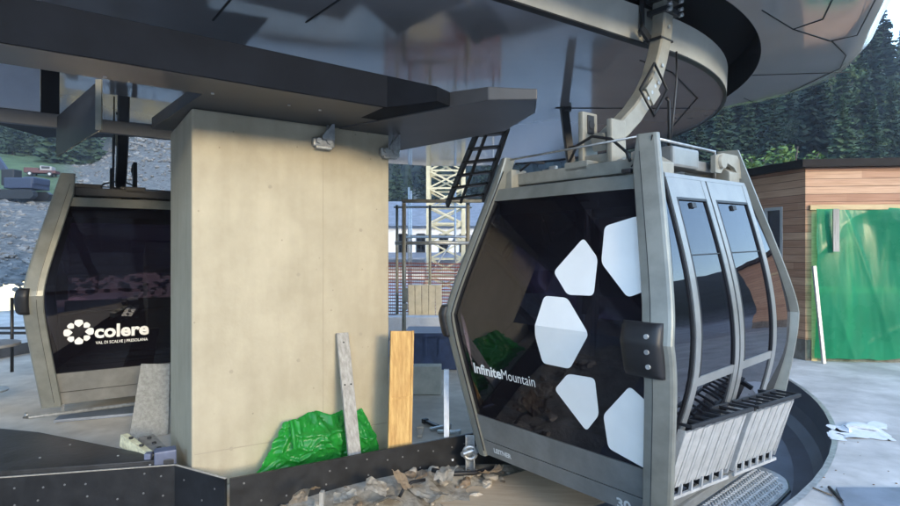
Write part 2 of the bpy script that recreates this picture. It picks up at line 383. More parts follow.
def make_cabin():
    root = empty('gondola_cabin', (0, 0, 0), '', 'gondola')
    # corner posts, each a rounded sweep with a raised horn
    for sx in (-1, 1):
        for sy in (-1, 1):
            mb = MB(); secs = []
            for c in cs(-.03, 2.52, 46):
                a, b = PA(c), PB(c)+(.05 if sx > 0 else .025)
                w = (WP if sx > 0 else .12)*(1 if c < 2.3 else 1-.25*(c-2.3)/.22); d = .062
                k_ = .118 if sx > 0 else .06; pts = [(a-w, b-.012), (a-w+.010, b-.001), (a-k_, b), (a-.022, b-.020), (a-.006, b-.028), (a, b-.040), (a, b-d), (a-.03, b-d-.008), (a-w, b-d-.055)]
                secs.append([(sx*p[0], sy*p[1], c) for p in pts])
            mb.sweep(secs)
            # fine seam down the face of the post
            for c0, c1 in zip(cs(.05, 2.2, 30), cs(.05, 2.2, 30)[1:]):
                pass
            o = mb.build('corner_post', M['silver'], root)
            sb = MB()
            sb.sweep([[(sx*(PA(c)-.125+e), sy*(PB(c)+(.0505 if sx > 0 else .0252)), c) for e in (0, .004)]+[(sx*(PA(c)-.125+e), sy*(PB(c)+.015), c) for e in (.004, 0)] for c in cs(.02, 2.4, 36)])
            sb.build('seam', M['groove'], o)
    for sy in (-1, 1):
        end = lambda a, c, off=0.0: (a, sy*(PB(c)+off), c)
        # glass
        mb = MB()
        for z0, z1 in ((.335, HM), (HM, 2.15)):
            mb.grid(lambda u, v: end(-(PA(z0+(z1-z0)*v)-.11)+u*(2*PA(z0+(z1-z0)*v)-.11-WP+.01), z0+(z1-z0)*v, -.014), 1, 14, smooth=False)
        mb.build('end_pane', M['paneglass'], root)
        # lower metal panel with its crease
        mb = MB()
        for c0, c1 in ((-.02, .112), (.120, .33)):
            secs = [[(-(PA(c)-.11), sy*(PB(c)-.006), c), ((PA(c)-WP+.005), sy*(PB(c)-.006), c), ((PA(c)-WP+.005), sy*(PB(c)-.05), c), (-(PA(c)-.11), sy*(PB(c)-.05), c)] for c in cs(c0, c1, 3)]
            mb.sweep(secs)
        lp = mb.build('lower_panel', M['panel_grey'], root)
        mb = MB(); mb.sweep([[(-(PA(c)-.11), sy*(PB(c)-.02), c), ((PA(c)-WP), sy*(PB(c)-.02), c), ((PA(c)-WP), sy*(PB(c)-.04), c), (-(PA(c)-.11), sy*(PB(c)-.04), c)] for c in (.108, .124)])
        mb.build('crease', M['groove'], lp)
        # top rail and the dark header behind the glass
        mb = MB(); mb.sweep([[(-(PA(c)-.1), sy*(PB(c)-.002), c), ((PA(c)-.1), sy*(PB(c)-.002), c), ((PA(c)-.1), sy*(PB(c)-.07), c), (-(PA(c)-.1), sy*(PB(c)-.07), c)] for c in (2.15, 2.18, 2.215, 2.25)])
        mb.build('top_rail', M['silver'], root)
        mb = MB(); mb.sweep([[(-(PA(c)-.11), sy*(PB(c)-.02), c), ((PA(c)-WP), sy*(PB(c)-.02), c), ((PA(c)-WP), sy*(PB(c)-.05), c), (-(PA(c)-.11), sy*(PB(c)-.05), c)] for c in (2.03, 2.09, 2.148)])
        mb.build('header', M['black'], root)
        # seat bench against the end wall
        mb = MB(); mb.box((0, sy*.56, .46), (1.5, .42, .09), bev=.03); mb.box((0, sy*.80, .74), (1.5, .09, .5), Matrix.Rotation(sy*-.12, 3, 'X'), bev=.03)
        mb.build('bench', M['seat'], root)
    # black corner bumpers at the widest height
    for sx in (-1, 1):
        for sy in (-1, 1):
            wide = sx > 0 and sy < 0
            mb = MB(); secs = []
            ca, cb = (.985, 1.315) if wide else (1.0, 1.27)
            for c in cs(ca, cb, 12):
                t = (c-ca)/(cb-ca); k = min(1, math.sin(math.pi*t)**.35 if 0 < t < 1 else 0); k = .55+.45*k
                a, b = PA(c), PB(c); th = .042*k
                b += .05; pts = [(a-.315*(.92+.08*k), b-.005), (a-.30*(.92+.08*k), b+th*.7), (a-.26, b+th), (a-.12, b+th), (a-.075, b+th*.9), (a-.05, b+th*.5), (a-.045, b-.01), (a-.05, b-.04)]
                if not wide: b = PB(c)+(.03 if sx < 0 else .05); pts = [(a-.06, b-.01), (a-.055, b+th*.5), (a-.02, b+th*.6), (a+th*.5, b+th*.3), (a+th*1.5, b-.03), (a+th*1.7, b-.12), (a+th*1.2, b-.17), (a-.01, b-.18)]
                secs.append([(sx*p[0], sy*p[1], c) for p in pts])
            mb.sweep(secs, smooth=True)
            o = mb.build('bumper', M['black'], root)
            if sx > 0 and sy > 0: root['far_bumper'] = o.name
            if not wide: continue
            bb = MB()
            for c in (1.06, 1.15, 1.24):
                bb.tube([(sx*(PA(c)-.12), sy*(PB(c)+.085), c), (sx*(PA(c)-.12), sy*(PB(c)+.101), c)], .015, 10)
            bb.build('bolt', M['galv'], o)
    # ---------------- door side (a = +)
    LE = [(0, -.80), (.67, -.80), (.82, -.775), (1.19, -.72), (1.6, -.685), (2.25, -.65)]
    RE = [(0, .60), (.67, .60), (1.2, .62), (2.25, .645)]
    PD = lambda c: prf(c, .8962, 1.0355, .7997, 9.0)-.022-.06*sm(c, 1.0, .3)
    X = lambda b, c, off=0.0: (PD(c)+off, b, c)
    def strip(mb, f0, f1, c0, c1, n, o0, o1, mi=0):          # solid strip between two b(c) curves
        mb.sweep([[X(f0(c), c, o0), X(f1(c), c, o0), X(f1(c), c, o1), X(f0(c), c, o1)] for c in cs(c0, c1, n)], mi=mi)
    mb = MB(); mb.grid(lambda u, v: X((1-u)*(-PB(.05+2.13*v)+.075)+u*interp(.05+2.13*v, LE), .05+2.13*v, -.02), 2, 26); mb.build('side_pane', M['sideglass'], root)
    mb = MB(); mb.grid(lambda u, v: X((1-u)*interp(.05+2.13*v, RE)+u*(PB(.05+2.13*v)-.075), .05+2.13*v, -.02), 2, 26); mb.build('side_pane', M['sideglass'], root)
    for side in (0, 1):
        if side == 0:
            f0 = lambda c: interp(c, LE)+.012; f1 = lambda c: -.085
            s0 = .072; s1 = .066
        else:
            f0 = lambda c: -.062; f1 = lambda c: interp(c, RE)-.01
            s0 = .066; s1 = .075
        d = MB()
        strip(d, f0, lambda c: f0(c)+s0, .02, 2.22, 30, .0, -.045)
        strip(d, lambda c: f1(c)-s1, f1, .02, 2.22, 30, .0, -.045)
        strip(d, lambda c: f0(c)+s0, lambda c: f1(c)-s1, 2.085, 2.22, 3, -.002, -.045)
        strip(d, lambda c: f0(c)+s0, lambda c: f1(c)-s1, .88, .94, 3, -.003, -.04)
        strip(d, lambda c: f0(c)+s0, lambda c: f1(c)-s1, .02, .10, 3, -.003, -.04)
        door = d.build('door', M['silver_light'], root)
        g = MB(); g.grid(lambda u, v: X(f0(.94+1.145*v)+s0+u*(f1(.94+1.145*v)-s1-f0(.94+1.145*v)-s0), .94+1.145*v, -.012), 4, 24)
        g.build('door_window', M['doorglass'], door)
        g = MB(); g.grid(lambda u, v: X(f0(.10+.78*v)+s0+u*(f1(.10+.78*v)-s1-f0(.10+.78*v)-s0), .10+.78*v, -.012), 2, 12)
        g.build('lower_pane', M['sideglass'], door)
        # sliding light bar inside the window and its black seals
        s_ = MB()
        strip(s_, lambda c: f0(c)+s0-.004, lambda c: f0(c)+s0+.012, .94, 2.085, 20, .001, -.02)
        strip(s_, lambda c: f1(c)-s1-.012, lambda c: f1(c)-s1+.004, .94, 2.085, 20, .001, -.02)
        strip(s_, lambda c: f0(c)+s0, lambda c: f1(c)-s1, 2.07, 2.087, 2, .001, -.02)
        strip(s_, lambda c: f0(c)+s0, lambda c: f1(c)-s1, 1.70, 1.707, 2, -.006, -.02)
        m0 = (f0(2)+s0+f1(2)-s1)/2
        strip(s_, lambda c: m0-.03, lambda c: m0+.03, 2.02, 2.055, 2, .004, -.02)
        s_.build('window_seal', M['black'], door)
    mb = MB(); strip(mb, lambda c: -.0855, lambda c: -.0615, .02, 2.215, 30, -.012, -.04)
    strip(mb, lambda c: interp(c, LE)-.004, lambda c: interp(c, LE)+.0125, .02, 2.215, 30, -.008, -.04)
    strip(mb, lambda c: interp(c, RE)-.0095, lambda c: interp(c, RE)+.012, .02, 2.215, 30, -.008, -.04)
    mb.build('door_seal', M['black'], root)
    mb = MB()
    for f0, f1, c0, c1 in ((lambda c: -PB(c)+.08, lambda c: PB(c)-.08, 2.222, 2.25), (lambda c: -PB(c)+.08, lambda c: PB(c)-.08, -.03, .016)):
        strip(mb, f0, f1, c0, c1, 2, -.004, -.07)
    mb.build('door_rail', M['silver_light'], root)
    # ---------------- back side (a = -)
    mb = MB(); mb.grid(lambda u, v: (-PA(.34+1.82*v)+.02, (2*u-1)*(PB(.34+1.82*v)-.07), .34+1.82*v), 4, 24); mb.build('side_pane', M['sideglass'], root)
    mb = MB()
    for c0, c1 in ((-.02, .335), (2.16, 2.25)):
        mb.sweep([[(-PA(c)+.006, -(PB(c)-.07), c), (-PA(c)+.006, PB(c)-.07, c), (-PA(c)+.05, PB(c)-.07, c), (-PA(c)+.05, -(PB(c)-.07), c)] for c in cs(c0, c1, 3)])
    mb.build('back_panel', M['panel_grey'], root)
    # floor and roof
    mb = MB(); mb.box((0, 0, .0), (1.68, 1.5, .07), bev=.01); mb.build('floor_pan', M['panel_grey'], root)
    mb = MB(); mb.box((0, 0, 2.235), (1.46, 1.3, .05), bev=.015)
    mb.build('roof', M['panel_grey'], root)
    # cross beams, arms and gear on the roof
    rf = MB()
    for sy in (-1, 1):
        rf.beam((-.62, sy*.50, 2.335), (.62, sy*.50, 2.335), .10, .10, bev=.012)
        for sx in (-1, 1):
            rf.prism([(sx*.60, sy*.44), (sx*.74, sy*.44), (sx*.74, sy*.63), (sx*.60, sy*.63)], 2.24, [2.42, 2.33, 2.33, 2.42], bev=.01)
    rf.beam((0, -.55, 2.38), (0, .55, 2.38), .22, .08, bev=.012)
    rf.beam((-.36, -.42, 2.34), (-.36, .42, 2.34), .06, .09, bev=.01)
    rf.beam((.36, -.42, 2.34), (.36, .42, 2.34), .06, .09, bev=.01)
    roofframe = rf.build('roof_frame', M['cream'], root)
    bx = MB(); bx.box((.50, -.12, 2.40), (.34, .40, .15), bev=.02); bx.box((.60, .22, 2.36), (.12, .36, .08), bev=.015)
    bx.build('drive_box', M['silver_light'], root)
    kk = MB()                                             # kinked plates behind the horns on the door side
    for sy in (1,):
        pr = [(.20, 2.31), (.20, 2.44), (.34, 2.47), (.60, 2.47), (.655, 2.42), (.69, 2.29), (.63, 2.29), (.54, 2.37), (.40, 2.40), (.30, 2.31)]
        kk.sweep([[(.70+e, p[0], p[1]) for p in pr] for e in (0, .035)])
        kk.tube([(.68, .30, 2.40), (.76, .30, 2.40)], .055, 14)
    kk.build('lever', M['cream'], root)
    rt = MB()
    rt.tube([(.66, -.62, 2.50), (.66, .36, 2.49)], .011, 6)
    rt.tube([(-.62, -.62, 2.50), (.60, -.60, 2.52)], .008, 6)
    for y in (-.62, .36): rt.tube([(.66, y, 2.28), (.66, y, 2.50)], .01, 6)
    rt.build('roof_rod', M['galv'], root)
    cb = MB()
    cb.tube([(-.1, -.52, 2.40), (-.02, -.5, 2.55), (.12, -.5, 2.60), (.30, -.52, 2.55), (.45, -.56, 2.43), (.50, -.60, 2.36)], .012, 6)
    cb.tube([(-.55, -.58, 2.40), (-.48, -.52, 2.47), (-.35, -.5, 2.45)], .010, 6)
    cb.tube([(.58, -PB(2.25)-.005, 2.30), (.64, -PB(2.3)-.012, 2.36), (.70, -PB(2.4)-.02, 2.42), (.71, -PB(2.44)-.02, 2.5)], .006, 6)
    cb.box((.555, -PB(2.24)-.012, 2.275), (.07, .04, .03), bev=.008)
    cb.build('cable', M['black'], root)
    # small fittings scattered over the roof
    ft = MB()
    for _ in range(16):
        x, y = random.uniform(-.55, .55), random.uniform(-.5, .4)
        ft.box((x, y, 2.39), (random.uniform(.03, .1), random.uniform(.03, .1), random.uniform(.04, .09)), bev=.008)
    ft.build('roof_fitting', M['galv'], root)
    # suspension: head plate, curved box arm, grip
    a0 = .12
    hp = MB(); hp.box((a0-.16, -.33, 2.60), (.05, .20, .46), bev=.015); hp.box((a0+.10, -.33, 2.55), (.05, .20, .36), bev=.015)
    hp.box((a0-.03, -.33, 2.44), (.22, .16, .07), bev=.01)
    hpo = hp.build('hanger_head', M['cream'], root)
    pv = MB(); pv.tube([(a0-.15, -.33, 2.73), (a0-.118, -.33, 2.73)], .035, 16); pv.box((a0-.131, -.33, 2.73), (.010, .085, .15), bev=.004)
    pv.build('pivot', M['black'], hpo)
    P = [(-.42, 2.56), (-.30, 2.60), (-.12, 2.71), (.06, 2.84), (.24, 3.01), (.37, 3.18), (.47, 3.38), (.545, 3.58), (.57, 3.72), (.585, 3.95), (.60, 4.25)]
    arm = MB(); secs = []
    for i, (b, c) in enumerate(P):
        q0, q1 = P[max(0, i-1)], P[min(len(P)-1, i+1)]
        t = Vector((q1[0]-q0[0], q1[1]-q0[1])).normalized(); n = Vector((-t.y, t.x)); hw = .078 if i > 1 else .066; e = .014
        da = .062; ring_ = []
        for (x, y) in ((-da+e, -hw), (da-e, -hw), (da, -hw+e), (da, hw-e), (da-e, hw), (-da+e, hw), (-da, hw-e), (-da, -hw+e)):
            ring_.append((a0+x, b+n.x*y, c+n.y*y))
        secs.append(ring_)
    arm.sweep(secs)
    ao = arm.build('hanger_arm', M['cream'], root)
    cl = MB()
    cl.box((a0, .585, 3.80), (.19, .235, .045), bev=.006); cl.box((a0, .59, 3.90), (.20, .24, .03), bev=.006)
    cl.box((a0-.02, .53, 3.55), (.17, .215, .018), bev=.004)
    cl.build('clamp', M['blackmetal'], ao)
    cw = MB()
    for z in (3.78, 3.83, 3.9):
        for s in (-1, 1): cw.tube([(a0+.09, .585+s*.10, z), (a0+.13, .585+s*.10, z)], .017, 8)
    for b, c in ((.19, 2.98), (.25, 3.04), (.30, 3.10), (.36, 3.14), (.55, 3.66), (.43, 3.3)):
        cw.tube([(a0+.058, b, c), (a0+.078, b, c)], .016, 8)
    pl2 = MB(); pl2.box((a0+.067, .27, 3.05), (.02, .16, .17), Matrix.Rotation(.75, 3, 'X'), bev=.004); pl2.build('clamp_plate', M['cream'], ao)
    cw.build('bolt', M['galv'], ao)
    hb = MB()                                             # square handle frame round the arm
    ctr = Vector((.25, 3.06)); e1 = Vector((.66, .75))*.17; e2 = Vector((-.75, .66))*.14
    qs = [ctr+e1+e2, ctr-e1+e2, ctr-e1-e2, ctr+e1-e2]
    hb.tube([(a0+.092, q.x, q.y) for q in qs+[qs[0]]], .012, 6)
    hb.tube([(a0+.105, .43, 3.01), (a0+.105, .47, 2.99), (a0+.105, .47, 2.52)], .013, 6)
    hb.tube([(a0+.10, .62, 3.45), (a0+.10, .62, 3.2), (a0+.1, .56, 2.9), (a0+.1, .5, 2.65)], .009, 6)
    hb.build('handle_frame', M['blackmetal'], ao)
    gr = MB(); gr.box((a0-.12, .44, 3.78), (.03, .04, .32), bev=.006); gr.box((a0-.06, .38, 3.60), (.03, .16, .07), Matrix.Rotation(-.5, 3, 'X'), bev=.006)
    gr.build('grip_lever', M['blackmetal'], ao)
    # ---------------- ski racks on the doors
    def rackpt(s, o, c): return (.985+.20*(s+.8)/1.2+o, s, c-.045)
    for b0, b1 in ((-.80, -.16), (-.095, .43)):
        def q(u, o, c): return Vector(rackpt(b0+(b1-b0)*u, o, c))
        body = MB()
        n = 6                                             # ribbed aluminium trays, leaning in towards the floor
        for i in range(n):
            u0, u1 = i/n+.004, (i+1)/n-.004
            lean = -.13
            for (ua, ub, oo) in ((u0, u0+.035, -.0), (u0+.035, u1-.035, -.007), (u1-.035, u1, -.0)):
                body.sweep([[q(ua, oo+lean*(1-t), .255+.40*t), q(ub, oo+lean*(1-t), .255+.40*t), q(ub, oo-.02+lean*(1-t), .255+.40*t), q(ua, oo-.02+lean*(1-t), .255+.40*t)] for t in (0, .5, 1)])
        body.sweep([[q(0, -.045+lean*(1-t), .33+.3*t), q(1, -.045+lean*(1-t), .33+.3*t), q(1, -.05+lean*(1-t), .33+.3*t), q(0, -.05+lean*(1-t), .33+.3*t)] for t in (0, 1)])
        for uu in (0, 1):
            body.sweep([[q(uu, -.16+lean*(1-t)*.6, .22+.45*t), q(uu, 0+lean*(1-t), .22+.45*t), q(uu+(.012 if uu == 0 else -.012), 0+lean*(1-t), .22+.45*t), q(uu+(.012 if uu == 0 else -.012), -.16+lean*(1-t)*.6, .22+.45*t)] for t in (0, 1)])
        rk = body.build('ski_rack', M['alu'], root)
        top = MB()                                        # black ladder frame above
        for o_ in (.035, -.125): top.beam(q(-.01, o_, .705), q(1.01, o_, .705), .020, .026, bev=.005)
        for i in range(n+1): top.beam(q(i/n, .035, .707), q(i/n, -.125, .707), .013, .018, bev=.003)
        top.beam(q(.12, -.10, .69), q(.12, -.22, .69), .03, .03); top.beam(q(.92, -.10, .69), q(.92, -.22, .69), .03, .03)
        top.build('rack_rail', M['blackmetal'], rk)
        ft_ = MB()                                        # black feet under each tray
        for i in range(n): ft_.box(q((i+.5)/n, -.17, .235), (.06, .05, .055), Matrix.Rotation(-.2, 3, 'Z'), bev=.006)
        ft_.build('rack_foot', M['black'], rk)
        fl = MB()
        for i in range(n): fl.beam(q((i+.15)/n, -.125, .20), q((i+.3)/n, -.125, .27), .02, .012)
        fl.beam(q(.0, -.13, .195), q(1, -.13, .195), .02, .02)
        fl.build('rack_base', M['alu'], rk)
    # footboard of tread plate
    fb = MB(); pol = [(.80, -.9), (1.10, -.9), (1.135, -.4), (1.145, .2), (1.13, .50), (1.06, .66), (.95, .74), (.80, .78)]
    fb.prism(rounded(pol, .05, 3), -.115, -.075)
    fo = fb.build('footboard', M['galv'], root)
    st = MB()
    for i in range(11):
        for j in range(40):
            x = .83+i*.028+(.0); y = -.86+j*.04+(.02 if i % 2 else 0)
            if x > 1.11 or y > .70 or (y > .5 and x > 1.10-(y-.5)*.75): continue
            st.box((x, y, -.072), (.011, .032, .008), Matrix.Rotation(.7 if i % 2 else -.7, 3, 'Z'))
    st.build('tread_stud', M['alu'], fo)
    ed = MB(); ed.tube([(p[0], p[1], -.095) for p in pol[1:]], .016, 6); ed.build('footboard_edge', M['blackmetal'], fo)
    # guide rail along the back lower edge
    gl = MB(); gl.tube([(-.98, -.9, -.05), (-.98, .9, -.05)], .022, 8)
    for y in (-.72, 0, .72): gl.beam((-.98, y, -.04), (-.86, y, .0), .04, .03)
    gl.build('guide_rail', M['galv'], root)
    return root

cab = make_cabin()
fbn = cab['far_bumper']; del cab['far_bumper']
cab2 = copy_tree(cab, None, ('ski_rack', 'footboard', 'guide_rail'))
mb = MB(); mb.tube([(1.0, 1.0, -.02), (1.02, .98, -.06), (.98, .96, -.075), (-.9, .96, -.075)], .02, 8)
for x in (.7, 0, -.7): mb.beam((x, .95, -.07), (x, .82, -.02), .03, .02)
mb.build('guide_rail', M['galv'], cab2)
bpy.data.objects.remove(bpy.data.objects[fbn])
M['darkgear'] = mat('dark_grey_gear', (.03, .031, .035), .5, .1, noise=.2)  # one dark grey for the left cabin's roof gear and hanger
def set_dark_gear(o):
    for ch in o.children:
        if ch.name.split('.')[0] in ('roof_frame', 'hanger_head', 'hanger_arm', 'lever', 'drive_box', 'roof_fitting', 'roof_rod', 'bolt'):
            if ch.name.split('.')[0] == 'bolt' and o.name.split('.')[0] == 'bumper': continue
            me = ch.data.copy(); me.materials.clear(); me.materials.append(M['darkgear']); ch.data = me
        set_dark_gear(ch)
set_dark_gear(cab2)
# dress the near cabin: petals and lettering on its end (b = -)
def fE(a, c, off=.004): return (a, -(PB(c)-.014+off), c)
pet = [[(.271, 1.827), (.418, 1.688), (.437, 1.437), (.22, 1.43), (.063, 1.583)],
       [(.429, 1.904), (.66, 1.962), (.80, 1.95), (.83, 1.50), (.69, 1.441), (.452, 1.655)],
       [(.019, 1.411), (.224, 1.41), (.447, 1.191), (.248, .917), (.007, .918), (-.03, 1.12)],
       [(.224, .878), (.448, .887), (.442, .626), (.318, .479), (.083, .736)],
       [(.708, .883), (.87, .76), (.80, .325), (.483, .401), (.477, .635)]]
for pp in pet:
    mb = MB(); decal(mb, rounded(pp, .035), fE, .3, 2.1, .05); mb.build('petal_decal', M['white'], cab)
def lettering(body, size, bold, x, z, width, fn, parent, m, flip=1):
    vs, fs = text_mesh(body, size, bold, width)
    mb = MB()
    for f in fs: mb.face([fn(x+flip*vs[i][0], z+vs[i][1]) for i in f])
    return mb.build('lettering', m, parent)
lettering('Infinite', .118, .0035, -.765, .715, .315, fE, cab, M['white'])
lettering('Mountain', .118, -.0005, -.445, .715, .345, fE, cab, M['white'])
M['greytext'] = mat('pale_grey_print', (.62, .62, .60), .5)
fP = lambda a, c: (a, -(PB(c)-.0035), c)
lettering('LEITNER', .055, .0025, -.675, .03, .20, fP, cab, M['greytext'])
lettering('30', .10, .003, .50, -.015, .11, fP, cab, M['greytext'])
cab.location = (1.4262, 4.6877, -.0075); cab.rotation_euler = (.024, .004, .708-math.pi/2)
tag(cab, 'near silver gondola with white petal shapes on dark glass and ski racks on its doors')
# dress the far cabin on its b = + end
def fE2(a, c, off=.004): return (a, PB(c)-.014+off, c)
lettering('colere', .20, .007, .412, .70, .525, fE2, cab2, M['white'], -1)
lettering('VAL DI SCALVE | PRESOLANA', .046, .0006, .402, .625, .505, fE2, cab2, M['white'], -1)
lg = MB(); c0 = (.555, .775)
for k in range(8):
    th = math.pi/2+k*math.pi/4; rm = .098; sc = .045 if k % 2 == 0 else .036
    e = Vector((math.cos(th), math.sin(th))); n = Vector((-e.y, e.x))
    pts = [e*(rm-sc*1.0), e*(rm-sc*.1)+n*sc*.95, e*(rm+sc*.75)+n*sc*.75, e*(rm+sc*.9), e*(rm+sc*.75)-n*sc*.75, e*(rm-sc*.1)-n*sc*.95]
    decal(lg, rounded([(c0[0]+p.x, c0[1]+p.y) for p in pts], .012, 3), fE2, .5, 1.0, .05)
lg.build('flower_logo', M['white'], cab2)
cab2.location = (-4.06, 7.09, .054); cab2.rotation_euler = (0, 0, -1.0-math.pi/2)
tag(cab2, 'silver gondola left of the concrete pillar with a small white ring logo and lettering', 'gondola')
for o in (cab, cab2): o['group'] = 'gondola cabins in the station'

# ------------------------------------------------------------------ pillar
PL, PR = Vector((-2.03, 4.352)), Vector((-.588, 5.339))
pd = (PR-PL).normalized(); pn = Vector((-pd.y, pd.x))       # pn points away from the camera
pil = empty('concrete_pillar', (PL.x, PL.y, 0), 'massive pale concrete pillar with bolted steel brackets at its top', 'pillar')
mb = MB()
loc = lambda s, n_: Vector((pd.x*s+pn.x*n_, pd.y*s+pn.y*n_))
w_ = (PR-PL).length
mb.prism([loc(0, 0), loc(w_, 0), loc(w_, 1.12), loc(0, 1.12)], IZ+.002, 2.829, bev=.018)
mb.build('shaft', M['concrete'], pil)
M['joint'] = mat('concrete_joint_grey', (.33, .29, .215), .9)
mb = MB()                                                    # formwork joints and tie-hole plugs
a = loc(.02, -.0015); b = loc(w_-.02, -.0015)
mb.beam((a.x, a.y, .10), (b.x, b.y, .055), .004, .007)
a = loc(w_*.62, -.0015); mb.beam((a.x, a.y, .2), (a.x, a.y, 2.6), .004, .003, up=(pn.x, pn.y, 0))
mb.build('formwork_joint', M['joint'], pil)
tp = MB()
for s, z in ((.17, .72), (.17, .09), (.49, .75), (.49, 1.5), (.83, .93), (.83, 1.9), (.35, 2.25)):
    p = loc(w_*s, 0); tp.tube([(p.x, p.y, z), (p.x-pn.x*.003, p.y-pn.y*.003, z)], .016, 12)
tp.build('tie_hole', M['joint'], pil)
for px, py, dd in ((322, 140, 0), (388, 150, 0)):
    # bracket bolted on the face
    t = (px-CX)/F; s = (t*PL.y-PL.x)/(pd.x-t*pd.y); d = PL.y+pd.y*s
    z = EYE+(CY-py)/F*d
    bk = MB(); p = loc(s, -.03)
    rot = Matrix((Vector((pd.x, pd.y, 0)), Vector((pn.x, pn.y, 0)), Vector((0, 0, 1)))).transposed()
    bk.box((p.x, p.y, z-.03), (.20, .06, .075), rot, bev=.012); bk.box((p.x, p.y, z-.075), (.15, .07, .03), rot, bev=.01)
    p2 = loc(s+.04, -.045); bk.prism([(p2.x-.01*pd.x, p2.y-.01*pd.y), (p2.x+.01*pd.x, p2.y+.01*pd.y), (p2.x+.01*pd.x+pn.x*.05, p2.y+.01*pd.y+pn.y*.05), (p2.x-.01*pd.x+pn.x*.05, p2.y-.01*pd.y+pn.y*.05)], [z-.02]*4, [z+.15, z+.15, z+.05, z+.05])
    q2 = loc(s-.02, -.10); bk.prism([(q2.x-.012*pd.x, q2.y-.012*pd.y), (q2.x+.10*pd.x, q2.y+.10*pd.y), (q2.x+.10*pd.x+pn.x*.02, q2.y+.10*pd.y+pn.y*.02), (q2.x-.012*pd.x+pn.x*.02, q2.y-.012*pd.y+pn.y*.02)], z-.01, [z+.02, z+.16, z+.16, z+.02])
    for k in (-.055, .04):
        p3 = loc(s+k, -.06); p4 = loc(s+k, -.085); bk.tube([(p3.x, p3.y, z-.02), (p4.x, p4.y, z-.02)], .026, 6)
    bk.build('bracket', M['galv'], pil)
mb = MB(); p = loc(w_+.02, .25); mb.box((p.x, p.y, 2.42), (.03, .06, .34), bev=.005); mb.build('conduit', M['cream'], pil)

# ------------------------------------------------------------------ station canopy
can = empty('station_canopy', (0, 0, 0), 'dark glossy station roof with a round rim and black hanger slot overhead', 'canopy')
DC = Vector((-.131, 8.312)); ZS = EYE+1.87; RS = 3.80
def rimpt(th, r=RS): return (DC.x+r*math.cos(th), DC.y+r*math.sin(th))
arc0 = R(-61); n = 60
arc = [rimpt(arc0+(R(95)-arc0)*i/n) for i in range(n+1)]
k0 = Vector(arc[0]); dirn = Vector((-.835, -.55)).normalized()
line = [tuple(k0+dirn*d_) for d_ in (7.0, 4.5, 2.2, 1.0)]
isl_poly = line+arc+[(-1.6, 11.6), (-2.6, 9.0), (-4.2, 8.2), (-9.5, 5.6), (-9.5, 3.0)]
mb = MB(); mb.prism(isl_poly, ZS, ZS+.02); 
mb.build('soffit', M['soffit'], can)
# panel joints in the soffit
jn = MB()
def seg(p, q, z, w=.014): jn.beam((p[0], p[1], z), (q[0], q[1], z), w, .006)
S = lambda px, py: tuple(W(px, py, F*(ZS-EYE)/(CY-py))[:2])
for pr in ([(672, 72), (697, 98)], [(697, 98), (672, 127)], [(640, 60), (672, 72)], [(235, -6), (213, 20)], [(347, -6), (306, 22)], [(560, 108), (690, 108)]):
    p, q = S(*pr[0]), S(*pr[1])
    if pr[0][1] < 0 or pr[0] == (420, 9): pass
    seg(p, q, ZS-.004)
jn.build('panel_joint', M['groove'], can)
# silver rim band with a dark lower lip
edge = line+arc[:50]
rb = MB()
def normals(pts):
    out_ = []
    for i in range(len(pts)):
        d_ = (Vector(pts[min(i+1, len(pts)-1)])-Vector(pts[max(i-1, 0)])).normalized(); out_.append(Vector((d_.y, -d_.x)))
    return out_
nn = normals(edge)
rb.sweep([[(p[0], p[1], ZS-.015), (p[0]+n_.x*.03, p[1]+n_.y*.03, ZS), (p[0]+n_.x*.045, p[1]+n_.y*.045, ZS+.31), (p[0], p[1], ZS+.31)] for p, n_ in zip(edge, nn)])
rb.build('rim_band', M['band'], can)
lip = MB(); lip.sweep([[(p[0]-n_.x*.006, p[1]-n_.y*.006, ZS-.022), (p[0]+n_.x*.032, p[1]+n_.y*.032, ZS-.006), (p[0]+n_.x*.032, p[1]+n_.y*.032, ZS+.008), (p[0]-n_.x*.006, p[1]-n_.y*.006, ZS+.0)] for p, n_ in zip(edge, nn)])
lip.build('rim_lip', M['blackmetal'], can)
# black slot: ceiling and outer wall
Z2 = EYE+2.245; SCn = Vector((-.389, 8.293)); RSL = 4.40
sarc = [(SCn.x+RSL*math.cos(R(-60)+R(140)*i/70), SCn.y+RSL*math.sin(R(-60)+R(140)*i/70)) for i in range(71)]
k1 = Vector(sarc[0]); sline = [tuple(k1+dirn*d_) for d_ in (7.0, 4.5, 2.2, 1.0)]
sl = MB(); sedge = sline+sarc
sl.sweep([[(p[0], p[1], Z2-.005), (p[0], p[1], Z2+.42)] for p in sedge], closed=False)
inn = [rimpt(arc0+(R(80)-arc0)*i/70, RS-.3) for i in range(71)]
innl = [tuple(Vector(inn[0])+dirn*d_) for d_ in (7.0, 4.5, 2.2, 1.0)]
sl.sweep([[(p[0], p[1], Z2+.42), (q[0], q[1], Z2+.42)] for p, q in zip(sedge, innl+inn)], closed=False)
sl.face([(p[0], p[1], Z2+.43) for p in sedge+[(-9.5, 13.0), (-9.5, 3.0)]])
sl.build('hanger_slot', M['slot'], can)
